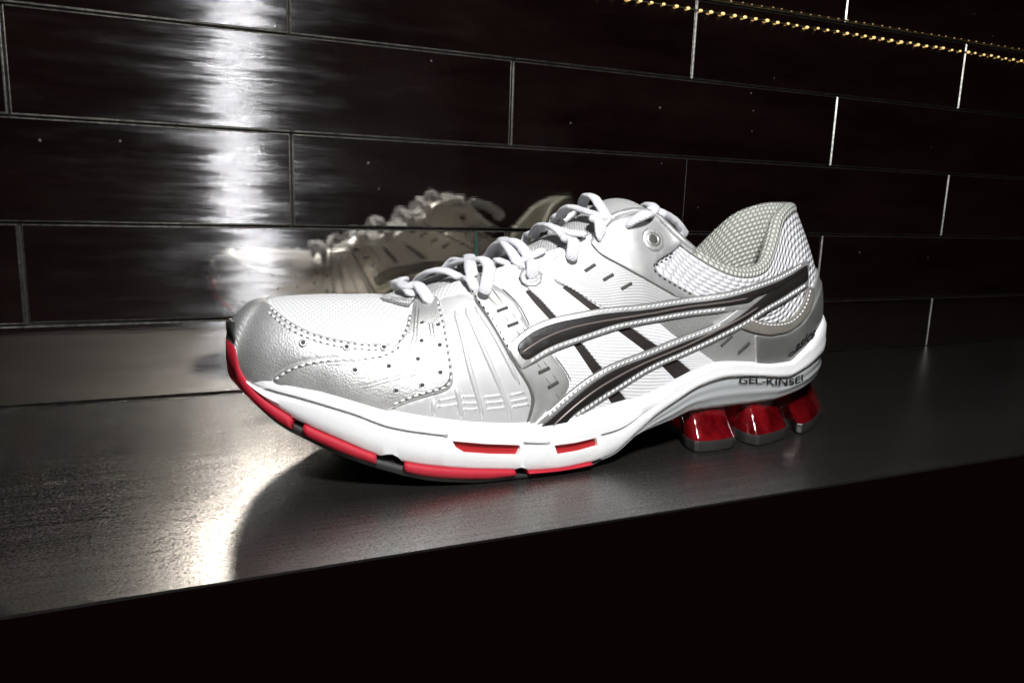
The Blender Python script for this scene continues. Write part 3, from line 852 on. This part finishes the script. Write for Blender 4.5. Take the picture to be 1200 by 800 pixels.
# ---- base shell of the upper (white knitted mesh); vamp knit in front, coarse collar knit behind
def shell(name, ua, ub, mat, nu, nv=56, h=0):
    uu_, vv_ = np.meshgrid(np.linspace(ua, ub, nu), np.linspace(0, 1, nv), indexing='ij')
    V = SO(uu_.ravel(), vv_.ravel(), h); UV = np.c_[uu_.ravel()*OLEN, vv_.ravel()*LV]
    Fc = [(i*nv+j, (i+1)*nv+j, (i+1)*nv+j+1, i*nv+j+1) for i in range(nu-1) for j in range(nv-1)]
    L = len(V)
    o = mesh(name, np.r_[V, flip(V)], Fc+[tuple(q+L for q in f[::-1]) for f in Fc], mat, shoe, uvs=np.r_[UV, UV], fix=False)
    bm = bmesh.new(); bm.from_mesh(o.data); bmesh.ops.remove_doubles(bm, verts=[v for v in bm.verts if abs(v.co.y) < 2e-5], dist=2e-5)
    bmesh.ops.recalc_face_normals(bm, faces=bm.faces); bm.to_mesh(o.data); bm.free(); return o
US = u_of_x(.185)
shell('vamp', 0, US, 'vamp_mesh', 170)
shell('collar', US, 1, 'collar_mesh', 170)

# ---- silver toe cap
toe_edge = [(310, 350), (318, 359), (330, 370), (345, 380.5), (365, 390), (385, 396), (405, 400), (430, 402.5), (452, 404), (461, 403)]
toe_low = [(463, 410), (452, 415), (425, 418.5), (400, 419), (378, 420), (358, 423), (344, 427), (332, 433), (322, 440)]
ut = to_uv((311, 350.5)); 
vtop = .93
toe_pts = [(0, 1, 'uv'), (.02, 1, 'uv')]
utip = to_uv((318, 359))
toe_pts = [(0, 0, 'uv'), (0, .5, 'uv'), (0, .985, 'uv'), (utip[0]*.35, .985, 'uv')]+toe_edge[1:]+toe_low+[(321, 449)]
uu0 = to_uv((321, 446))[0]
toe_pts += [(uu0, 0, 'uv')]
toe = panel('toe_cap', toe_pts, .0001, .0009, 'silver_leather', wrap=True, sm=2)
# ---- perforated silver overlay across the forefoot
ov_left = [(322, 440), (332, 433), (344, 427), (358, 423), (378, 420), (400, 419), (425, 418.5), (446, 415), (460, 409), (470, 400), (478, 386), (483, 368), (486, 354)]
ov_right = [(500, 350), (514, 350), (519, 366), (523, 385), (526, 405), (529, 430), (531, 446), (529, 453), (520, 458.5), (500, 463.5), (475, 471), (456, 479)]
ov_bot = [(453, 484), (400, 470), (360, 458), (321, 448)]
overlay = panel('forefoot_overlay', ov_left+ov_right+ov_bot, .0010, .0008, 'silver_leather')
# ---- white ribbed side panel
wp = [(515, 352), (545, 345), (556, 352), (570, 370), (592, 408), (610, 437), (620, 452), (625, 466), (622, 480), (616, 500), (570, 502), (520, 498), (458, 485), (458, 478), (500, 462), (529, 452), (529, 430), (523, 385)]
rib_panel = panel('ribbed_panel', wp, .0002, .0007, 'white_plastic')
# ---- side panels between the throat and the sole
P_D = [(546, 333), (555, 326), (566, 321.5), (571, 326), (577, 336), (587, 340), (605, 357), (620, 386), (633, 403), (646, 416), (660, 434), (668, 450), (655, 470), (640, 485), (629, 500), (616, 500), (622, 482), (626, 468), (621, 453), (610, 437), (592, 408), (570, 370), (556, 350)]
strap = panel('eyelet_strap', P_D, .0006, .0010, 'silver_smooth')
dark_b1 = [(614, 338), (634, 346), (652, 372), (679, 397), (705, 431), (724, 455), (738, 474), (719, 484), (706, 462), (690, 436), (664, 399), (642, 376), (620, 352)]
dark_b2 = [(656, 336), (668, 335), (706, 362), (738, 381), (767, 402), (793, 418), (814, 438), (795, 452), (772, 429), (749, 409), (719, 387), (690, 366)]
panel('inlay', dark_b1, .0001, .0003, 'black_fabric', grid=.003)
panel('inlay', dark_b2, .0001, .0003, 'black_fabric', grid=.003)
E1 = [(587, 338), (604, 334), (618, 346), (623, 353), (645, 377), (668, 399.5), (693, 436.5), (710, 463), (722, 485), (665, 500), (622, 503), (640, 470), (660, 450), (640, 416), (618, 386), (603, 357)]
E2 = [(612, 331), (640, 322), (659, 339), (693, 365.5), (722, 387), (752, 409), (774, 428), (796, 450), (735, 479), (736, 472), (722, 454.5), (703, 430.5), (677, 397.5), (652, 373.5), (631, 350), (622, 343)]
E3 = [(655, 328), (690, 340), (740, 362), (772, 379), (787, 392), (812, 406), (842, 427), (842, 434), (812, 446), (811, 436), (790, 418.5), (764, 402.5), (735, 381.5), (703, 362.5), (666, 337)]
for pts in (E1, E2, E3): panel('side_panel', pts, .0005, .0008, 'white_rib')
P_F = [(630, 322), (640, 313), (654, 301), (672, 291), (690, 283), (700, 297), (750, 324), (795, 348), (800, 356), (760, 364), (728, 370), (700, 359), (668, 339), (650, 330)]
upper_panel = panel('side_panel', P_F, .0009, .0008, 'silver_rib')
P_G = [(768, 377), (800, 360), (850, 352), (880, 350), (871, 371), (862, 380), (880, 389), (900, 391.5), (918, 389), (934, 379), (944, 362), (948, 345), (.93, .44, 'uv'), (1, .44, 'uv'), (1, 0, 'uv'), (.9, 0, 'uv'), (.8, .0, 'uv'), (905, 432), (850, 431), (838, 430), (811, 406), (787, 392)]
heel_panel = panel('heel_panel', P_G, .0004, .0008, 'grey_rib', wrap=True)
P_HC = [(882, 391), (890, 394), (900, 395), (918, 392), (937, 381), (949, 362), (.93, .34, 'uv'), (1, .34, 'uv'), (1, 0, 'uv'), (.9, 0, 'uv'), (.8, 0, 'uv'), (905, 432), (884, 431), (883, 418), (883, 404)]
heel_counter = panel('heel_counter', P_HC, .0012, .0007, 'silver_dark', wrap=True)
P_T = [(858, 381), (876, 372), (890, 376.5), (905, 378), (918, 376), (931, 367), (939, 353), (943, 336), (950, 338), (950, 352), (945, 366), (934, 380), (918, 389), (900, 392), (880, 389)]
trim = panel('trim_band', P_T, .0016, .0007, 'silver_trim')
# ---- smooth silver eyestay
P_H = [(690, 286), (700, 272), (714, 261), (735, 252), (752, 247), (766, 253), (776, 264), (800, 284), (788, 294), (771, 304.5), (764, 310), (766, 318), (774, 325), (792, 335), (822, 350), (792, 350), (750, 326), (700, 298)]
eyestay = panel('eyestay', P_H, .0012, .0010, 'silver_smooth')

# ---- stripes
st1_top = [(601, 407), (620, 391.5), (645, 381), (680, 373.5), (700, 369.5), (750, 364), (800, 356.5), (850, 349), (885, 339), (915, 327), (941, 312)]
st1_top = smooth_px(st1_top)
st1_bot = [(612, 425), (640, 408), (680, 393.5), (720, 380), (760, 372), (800, 365), (850, 358.5), (874, 355)]
st1_bot = smooth_px(st1_bot)
st2_top = [(622, 503), (640, 489), (662, 469.5), (688, 449), (712, 434.5), (750, 419.5), (795, 401.5), (845, 381.5), (868, 366), (878, 358)]
st2_top = smooth_px(st2_top)
st2_bot = [(656, 503), (664, 488), (687, 471), (725, 447), (757, 427.5), (795, 411), (826, 397), (845, 387.5), (872, 373), (890, 361), (915, 347), (942, 330)]
st2_bot = smooth_px(st2_bot)
def offs(line, d):
    P = np.array(line, float); T = np.gradient(P, axis=0); T = np.array([T[max(0, k-2):k+3].mean(0) for k in range(len(T))]); T /= np.linalg.norm(T, axis=1)[:, None]
    return [tuple(q) for q in P+np.c_[T[:, 1], -T[:, 0]]*d]
b1 = offs(st1_top, 6); b1l = offs(st1_bot, -6)[:-3]
back1 = [(592, 407)]+b1[:-2]+[(943, 306), (944, 318), (900, 352), (872, 362)]+b1l[::-1]+[(609, 434)]
back2 = [(616, 503)]+offs(st2_top, 6)[3:-6]+[(862, 362), (890, 342), (943, 314), (944, 334)]+offs(st2_bot, -6)[:-1][::-1]
h2 = panel('stripe_backing', back2, .0018, .0005, 'silver_smooth', grid=.003)
h1 = panel('stripe_backing', back1, .0020, .0005, 'silver_smooth', grid=.003)
core2 = st2_top[:-2]+[(900, 340), (941, 313), (942, 330)]+st2_bot[:-1][::-1]
core1 = st1_top+[(941, 313), (941, 318), (905, 340)]+[(880, 350)]+st1_bot[::-1]
c2 = panel('stripe', core2, .0021, .0008, 'stripe_black', grid=.003, parent=h2)
c1 = panel('stripe', core1, .0023, .0008, 'stripe_black', grid=.003, parent=h1)
rb = Bag()
mid1 = [((a[0]+b[0])/2, (a[1]+b[1])/2) for a, b in zip([(606, 416), (630, 399.5), (660, 388), (690, 381), (720, 374.5), (760, 368), (800, 361), (850, 354), (872, 350)], [(606, 416), (630, 400.5), (660, 387), (690, 379.5), (720, 374.5), (760, 368), (800, 361), (850, 354), (872, 350)])]
tube_on(rb, mid1, .0030, .0010, .0005)
rb.build('stripe_ridge', 'stripe_ridge', c1)
rb = Bag()
mid2 = [(640, 500), (662, 480), (690, 458), (718, 441), (752, 424), (795, 406.5), (840, 385), (868, 370), (884, 360)]
tube_on(rb, mid2, .0028, .0010, .0005)
rb.build('stripe_ridge', 'stripe_ridge', c2)

# ---- stitching
def stitch_lines(parent, lines, mat='stitch_white', **k):
    b = Bag()
    for ln, h in lines: stitches(b, ln, h, **k)
    b.build('stitching', mat, parent, kind='stuff')
shift = lambda L, dx, dy: [(a+dx, b+dy) for a, b in L]
def seam(parent, lines, wdt=.0011):
    for ln, h in lines:
        b = Bag(); tube_on(b, ln, h-.0004, wdt, .00055, mirror=True); b.build('seam', 'seam_grey', parent, kind='stuff')
A1, A2 = shift(toe_edge[1:], -1, 3), shift(toe_edge[1:], -3, 8)
seam(toe, [(A1, .0011), (A2, .0011)])
stitch_lines(toe, [(A1, .00115), (A2, .00115)], pitch=.0026, length=.0018, width=.0009)
B1 = shift(ov_left[:-3], 2, 4); B2 = [(514, 356), (516, 366), (520, 385), (523, 405), (526, 430), (527.5, 445), (524, 451), (500, 459), (475, 467), (460, 473)]; B3 = [(467, 402), (476, 389), (481, 370)]
seam(overlay, [(B1, .0019), (B2, .0019), (B3, .0019)])
stitch_lines(overlay, [(B1, .00195), (B2, .00195), (B3, .00195)], pitch=.0027, length=.0018, width=.0009)
for hh_, tp, bt in ((.0025, offs(st1_top, 3)[1:-1], offs(st1_bot, -3.2)[1:-5]), (.0023, offs(st2_top, 3)[4:-7], offs(st2_bot, -3.2)[3:-1])):
    par = h1 if hh_ == .0025 else h2
    stitch_lines(par, [(tp, hh_), (bt, hh_)], pitch=.0024, length=.0018, width=.0008, tilt=.35)
    o1_, o2_ = (offs(st1_top, 6.0)[:-2], offs(st1_bot, -6.2)[:-5]) if par is h1 else (offs(st2_top, 6.0)[4:-8], offs(st2_bot, -6.2)[3:-2])
    seam(par, [(o1_, hh_-.0004), (o2_, hh_-.0004)], .0009)
stitch_lines(trim, [([(876, 374.5), (890, 379), (905, 380.5), (920, 378), (933, 369), (941, 355), (945, 340)], .0023)], pitch=.0024, length=.0016, width=.0008)
stitch_lines(eyestay, [([(786, 298), (770, 307), (762, 312), (764, 320), (773, 327), (792, 338), (808, 346)], .0022)], 'stitch_dark', pitch=.0030, length=.0016, width=.0009)
stitch_lines(strap, [([(549, 336), (558, 352), (573, 371), (594, 407)], .0016), ([(549, 334), (556, 329), (565, 325)], .0016)], 'stitch_dark', pitch=.0030, length=.0014, width=.0008)
seam(eyestay, [([(692, 288), (701, 298.5), (725, 312), (750, 326), (772, 338), (791, 349)], .0021)], .0010)
seam(strap, [([(588, 340), (606, 357.5), (621, 386)], .0014), ([(647, 416), (661, 434), (669, 449)], .0014)], .0008)
# dark joint where the strap meets the ribbed panel
seam(rib_panel, [([(556, 352), (570, 371), (592, 409), (610, 438), (620.5, 453), (625, 467), (621.5, 482), (616, 496)], .0013)], .0015)

# ---- embossed lines and ribs
def rib(parent, name, lines, h, wdt, hgt, mat):
    for ln in lines:
        b = Bag(); tube_on(b, ln, h, wdt, hgt, ends=name != 'cross_rib'); b.build(name, mat, parent)
rib(overlay, 'embossed_line', [[(380, 424), (420, 423.5), (455, 420), (472, 415), (482, 404), (485, 385), (488, 362)],
                               [(384, 427.5), (425, 427), (458, 423.5), (476, 418), (486, 406), (489, 385), (492, 364)],
                               [(420, 451), (450, 443), (480, 436), (498, 430), (505, 420), (505, 395), (503, 380)],
                               [(424, 454), (452, 447), (483, 440), (502, 433), (509, 421), (509, 395), (507, 380)]], .00175, .0007, .0003, 'silver_dark')
rib(rib_panel, 'rib', [[(533, 365), (541, 395), (549, 430), (556, 455), (562, 475), (565, 492)], [(545, 362), (558, 392), (572, 424), (585, 453), (594, 475), (598, 490)],
                       [(556, 360), (575, 388), (595, 425), (608, 450)], [(533, 452), (538, 470), (540, 492)], [(507, 466), (509, 488)]], .0008, .0026, .0011, 'white_plastic')
rib(rib_panel, 'cross_rib', [[(513, 469), (534, 465)], [(541, 464.5), (557, 464.5)], [(566, 465), (586, 463)], [(596, 463), (614, 459)],
                             [(512, 476), (536, 473)], [(542, 472), (559, 472)], [(568, 472), (589, 470)], [(598, 470), (618, 466)],
                             [(543, 479), (561, 479)], [(570, 479), (591, 477)], [(600, 476), (619, 473)]], .0008, .0016, .0004, 'white_plastic')
rib(strap, 'embossed_line', [[(566, 340), (579, 359), (585, 362)], [(575, 340), (590, 360)], [(588, 369), (596, 380)], [(597, 366), (605, 377)], [(601, 385), (611, 398)], [(609, 383), (619, 394)],
                             [(627, 424), (632, 432)], [(634, 422), (640, 430)], [(636, 440), (643, 450)], [(644, 436), (651, 446)], [(648, 458), (653, 466)]], .0016, .0008, .0004, 'silver_trim')
# ---- slots and perforations
def slot(parent, a, b, h, wdt=.0016):
    g = Bag(); tube_on(g, [a, ((a[0]+b[0])/2, (a[1]+b[1])/2), b], h, wdt, .0004, ends=False); g.build('slot', 'hole_dark', parent)
for a, b in (((581, 367), (594, 362)), ((593, 384), (606, 379)), ((629, 437), (642, 431)), ((640, 454), (652, 447))): slot(strap, a, b, .0016)
for a, b in (((684, 320), (696, 312)), ((705, 330), (717, 323)), ((726, 340), (738, 333))): slot(upper_panel, a, b, .0017)
for a, b in (((843, 405), (856, 393)), ((862, 412), (875, 400))): slot(heel_panel, a, b, .0012 if a[0] < 850 else .0019)
b = Bag(); dots(b, [(356, 403), (406, 408), (449, 408.5), (494.5, 381), (513.5, 383), (493.5, 401.5), (515, 406), (416, 434), (455, 430), (489, 422), (464, 457.5), (494, 451.5), (515.5, 437)], .00185, .0009)
b.build('perforation', 'hole_dark', overlay, kind='stuff')
b = Bag(); dots(b, [(356, 403), (406, 408), (449, 408.5), (494.5, 381), (513.5, 383), (493.5, 401.5), (515, 406), (416, 434), (455, 430), (489, 422), (464, 457.5), (494, 451.5), (515.5, 437)], .0017, .0014, True)
b.build('perforation_rim', 'silver_leather', overlay, kind='stuff')
b = Bag(); dots(b, [(762.5, 283)], .0022, .0061); b.build('eyelet_shadow', 'seam_grey', eyestay)  # dark outline disc around the eyelet ring
b = Bag(); dots(b, [(762.5, 283)], .0026, .0052, True); e = b.build('eyelet', 'silver_smooth', eyestay)
b = Bag(); dots(b, [(762.5, 283)], .00265, .0024); b.build('eyelet_hole', 'hole_dark', e)
b = Bag(); dots(b, [(762.5, 283)], .0027, .0036, True); b.build('eyelet_barrel', 'silver_dark', e)

b = Bag(); dots(b, [(621.5, 327)], .0019, .0046, True); b.build('lace_ring', 'silver_smooth', upper_panel)
for p, par in (((669, 307.5), upper_panel), ((704, 284.5), eyestay), ((566, 348.5), strap)):
    b = Bag(); dots(b, [p], .0019, .0026); b.build('lace_hole', 'hole_dark', par)
# ---- lettering
def letters(text, size, shear=0, bold=0):
    c = bpy.data.curves.new('txt', 'FONT'); c.body = text; c.offset = bold; c.size = size; c.shear = shear; c.align_x = 'LEFT'; c.resolution_u = 3
    o = bpy.data.objects.new('txt', c); COL.objects.link(o); bpy.context.view_layer.update()
    me = bpy.data.meshes.new_from_object(o.evaluated_get(bpy.context.evaluated_depsgraph_get()))
    V = np.array([v.co[:] for v in me.vertices]); Fc = [tuple(p.vertices) for p in me.polygons]
    bpy.data.objects.remove(o); return V, Fc
V, Fc = letters('GEL-KINSEI', 1.0, 0, .012)
V[:, 0] -= V[:, 0].min(); L = V[:, 0].max()
path = np.array([(866, 450), (880, 449), (900, 450.5), (915, 451.5), (930, 451), (941, 446)], float)
pl = np.r_[0, np.cumsum(np.linalg.norm(np.diff(path, axis=0), axis=1))]
P3 = []
for x, y, _ in V:
    s = x/L*pl[-1]; px = np.interp(s, pl, path[:, 0]); py = np.interp(s, pl, path[:, 1])-y*11.5
    uu_, X, Y, Z = on_outline(px, py, -.0008); P3.append((X, Y, Z))
mesh('lettering', P3, Fc, 'ink', cushion, False)
V, Fc = letters('asics', 1.0, .35, .04)
V[:, 0] -= V[:, 0].min(); L = V[:, 0].max()
# subdivide not needed: the letters are small
def logo_map(x, y):
    t = x/L; return (927+24*t-3*y*0, 412-20*t-y*15)
P3 = []
for x, y, _ in V:
    q = to_uv(logo_map(x, y)); P3.append(SO(q[0], q[1], .0023)[0])
mesh('lettering', P3, Fc, 'ink', heel_counter, False)
sw = Bag(); tube_on(sw, [(919, 417), (923, 411), (928, 407), (931, 409), (927, 413)], .0019, .0010, .0003, mirror=False)
tube_on(sw, [(919, 417), (925, 415), (931, 409), (934, 403)], .0019, .0007, .0003, mirror=False)
sw.build('emblem', 'ink', heel_counter)

# ---- lining, rolled collar
u0c = u_of_x(.208)
uu = np.linspace(u0c, 1, 110); Tt = lin(_tc, uu)
tg = np.gradient(Tt[:, :2], axis=0); tg[-1] = (0, 1); tg /= np.linalg.norm(tg, axis=1)[:, None]; inn = np.c_[-tg[:, 1], tg[:, 0]]
prof = [(-.0012, -.0022), (-.0006, .0004), (.0008, .0018), (.0030, .0022), (.0052, .0010), (.0066, -.0030), (.0074, -.010), (.0078, -.022), (.0074, -.036), (.006, -.052)]
V = []; UV = []
for k, (di, dz) in enumerate(prof):
    q = np.c_[Tt[:, :2]+inn*di, Tt[:, 2]+dz]; q[:, 1] = np.minimum(q[:, 1], YC-.0005*0); q[-1, 1] = YC
    V.append(q); UV.append(np.c_[uu*OLEN, np.full(len(uu), sum(math.hypot(prof[i+1][0]-prof[i][0], prof[i+1][1]-prof[i][1]) for i in range(k)))])
n = len(uu); V = np.concatenate(V); UV = np.concatenate(UV)
Fc = [(k*n+i, k*n+i+1, (k+1)*n+i+1, (k+1)*n+i) for k in range(len(prof)-1) for i in range(n-1)]
Lr = len(V)
mesh('lining', np.r_[V, flip(V)], Fc+[tuple(q+Lr for q in f) for f in Fc], 'lining_mesh', shoe, uvs=np.r_[UV, UV])
# insole floor so that the opening is not hollow
uu = us(.25, 1, 60); zi = z_feather(uu)+.004
V, Fc, UV = loft([(-.010, zi), (-.012, zi-.004)], uu); mesh('insole', V, Fc, 'lining_mesh', shoe, uvs=UV)

# ---- tongue
ct = np.array([(.080, .0690), (.095, .0735), (.110, .0795), (.126, .0860), (.145, .0925), (.163, .1000), (.178, .1085), (.189, .1140), (.197, .1152), (.2035, .1120)])
ts = np.linspace(0, 1, len(ct)); q = cr(ts, ct, np.linspace(0, 1, 60)); nq = len(q); na = 17
V = []; UV = []
for i, (x, z) in enumerate(q):
    hw = .020+.004*i/nq
    for k in range(na):
        a = -1+2*k/(na-1); V.append((x+.004*a*a*(i/nq), YC+hw*a, z-.0075*a*a-.0025*math.sin(math.pi*min(1, i/nq*1.25)))); UV.append((i*.0022, a*hw))
Fc = [(i*na+k, i*na+k+1, (i+1)*na+k+1, (i+1)*na+k) for i in range(nq-1) for k in range(na-1)]
L = len(V); V2 = [(x+.0005, y, z-.005) for x, y, z in V]
rim = [i*na for i in range(nq)]+[(nq-1)*na+k for k in range(1, na)]+[i*na+na-1 for i in range(nq-2, -1, -1)]
Fr = [(a, b, b+L, a+L) for a, b in zip(rim, rim[1:])]
tongue = mesh('tongue', V+V2, Fc+[tuple(i+L for i in f) for f in Fc]+Fr, 'tongue_mesh', shoe, uvs=UV+UV)
# small flap at the foot of the lacing
fl = [at_y(437, 350, -.131), at_y(452, 344.5, -.130), at_y(470, 340, -.130), at_y(483, 345, -.136)]
for p in ((487, 354), (480, 362), (466, 359), (450, 354.5)):
    q = to_uv(p); fl.append(SO(q[0], q[1], .0022)[0])
fl = np.array(fl)
V = np.r_[fl, fl+np.array([.0004, .002, -.0016])]; n = len(fl)
mesh('tongue_flap', V, [tuple(range(n)), tuple(range(n, 2*n))]+[(i, (i+1) % n, n+(i+1) % n, n+i) for i in range(n)], 'tongue_mesh', shoe, False, uvs=np.c_[V[:, 0], V[:, 2]])

# ---- laces
def lace(pts, wd=.0056, th=.0023, name='lace_strand', mat='lace_weave', mirror=False, twist=0):
    C = []
    for p in pts:
        if len(p) == 2:
            q = to_uv(p); C.append(SO(q[0], q[1], .0030)[0])
        elif p[2] == 's':
            q = to_uv(p[:2]); C.append(SO(q[0], q[1], p[3])[0])
        else: C.append(at_y(*p))
    C = np.array(C); s = np.r_[0, np.cumsum(np.linalg.norm(np.diff(C, axis=0), axis=1))]; n = max(16, int(s[-1]/.0011))
    X = cr(s/s[-1], C, np.linspace(0, 1, n)); T = np.gradient(X, axis=0); T /= np.linalg.norm(T, axis=1)[:, None]
    ref = np.array([0, -.35, 1.0]); K = 14; V = []; UV = []
    for i in range(n):
        B = np.cross(T[i], ref); B /= max(np.linalg.norm(B), 1e-6); N = np.cross(B, T[i])
        e = min(1, .35+min(i, n-1-i)*.35)
        for k in range(K):
            a = 2*math.pi*k/K; wv = 1+.03*math.sin(i*1.1+k)
            ca, sa = math.cos(a), math.sin(a); V.append(X[i]+B*wd/2*math.copysign(abs(ca)**.8, ca)*e*wv+N*th/2*math.copysign(abs(sa)**.7, sa)*e*wv); UV.append((i*s[-1]/n, k/K*.015))
    Fc = [(i*K+k, i*K+(k+1) % K, (i+1)*K+(k+1) % K, (i+1)*K+k) for i in range(n-1) for k in range(K)]+[tuple(range(K)), tuple(range((n-1)*K, n*K))]
    mesh(name, V, Fc, mat, shoe, uvs=UV)
    if mirror: mesh(name, flip(np.array(V)), Fc, mat, shoe, uvs=UV)
lace([(506, 359, 's', .0016), (500, 352, 's', .0042), (489, 343, 's', .0060), (478, 335, -.1385), (470, 332, -.128), (463, 337, -.116)], mirror=True)
lace([(486, 332, -.116), (494, 323, -.122), (505, 317.5, -.128), (524, 318, -.135), (540, 326, -.1405), (553, 336, 's', .0030), (558, 344, 's', .0008)], .0052)
lace([(566, 349, 's', .0006), (569, 341, 's', .0034), (574, 327, 's', .0052), (573, 313, -.1455), (568, 305, -.140), (552, 304.5, -.131), (530, 310, -.118), (522, 317, -.112)], mirror=True)
lace([(622, 329, 's', .0010), (623, 320, 's', .0040), (621, 305, -.1475), (613, 291, -.143), (602, 282.5, -.136), (588, 283.5, -.128), (577, 293, -.118), (572, 303, -.112)], mirror=True)
lace([(640, 292, -.148), (626, 298, -.1475), (612, 305, -.146), (600, 313, -.144), (590, 321, -.143)], .0044)
lace([(578, 303, -.1385), (592, 308, -.1425), (606, 313, -.1455), (616, 317, 's', .0020)], .0042)
lace([(668, 309, 's', .0006), (669, 303, 's', .0036), (670, 292, 's', .0055), (665, 281, -.1495), (659, 275, -.146)], mirror=True)
lace([(688, 274, -.1495), (676, 273.5, -.148), (662, 271, -.143), (648, 266.5, -.136), (636, 263.5, -.127), (628, 270, -.117), (624, 279, -.111)], .0054, mirror=True)
lace([(703.5, 286, 's', .0006), (703.5, 280, 's', .0036), (702, 268, 's', .0055), (698, 258, -.149), (693, 252, -.146)], mirror=True)
lace([(722, 254, -.1495), (708, 254, -.148), (694, 250, -.142), (680, 245.5, -.134), (668, 242.5, -.126), (660, 248, -.118), (657, 256, -.112)], .0054)
lace([(716, 258, -.150), (710, 252, -.146), (703, 241, -.139), (696, 231.5, -.132), (689, 229, -.126), (684, 235, -.119), (682, 244, -.113)], .0052)
lace([(732, 268, 's', .0004), (738, 265, 's', .0038), (750, 259, 's', .0058), (760, 251, -.1525), (766, 244, -.146), (761, 240.5, -.138), (754, 243, -.131)], .0058, .0030)
lace([(768, 249, -.134), (778, 253, -.129), (789, 260, -.126), (797, 269, -.125), (801, 280, -.126)], .0090, .0056)
# padded bindings along the throat
lace([(697, 281, 's', .0004), (706, 270, 's', .0018), (716, 259, 's', .0026), (727, 250.5, 's', .0028), (740, 246.5, 's', .0026), (753, 246, 's', .0018), (768, 254, 's', .0014), (782, 268, 's', .0013), (800, 284, 's', .001), (815, 296, 's', .0005)], .0036, .0036, 'throat_binding', 'silver_smooth', True)
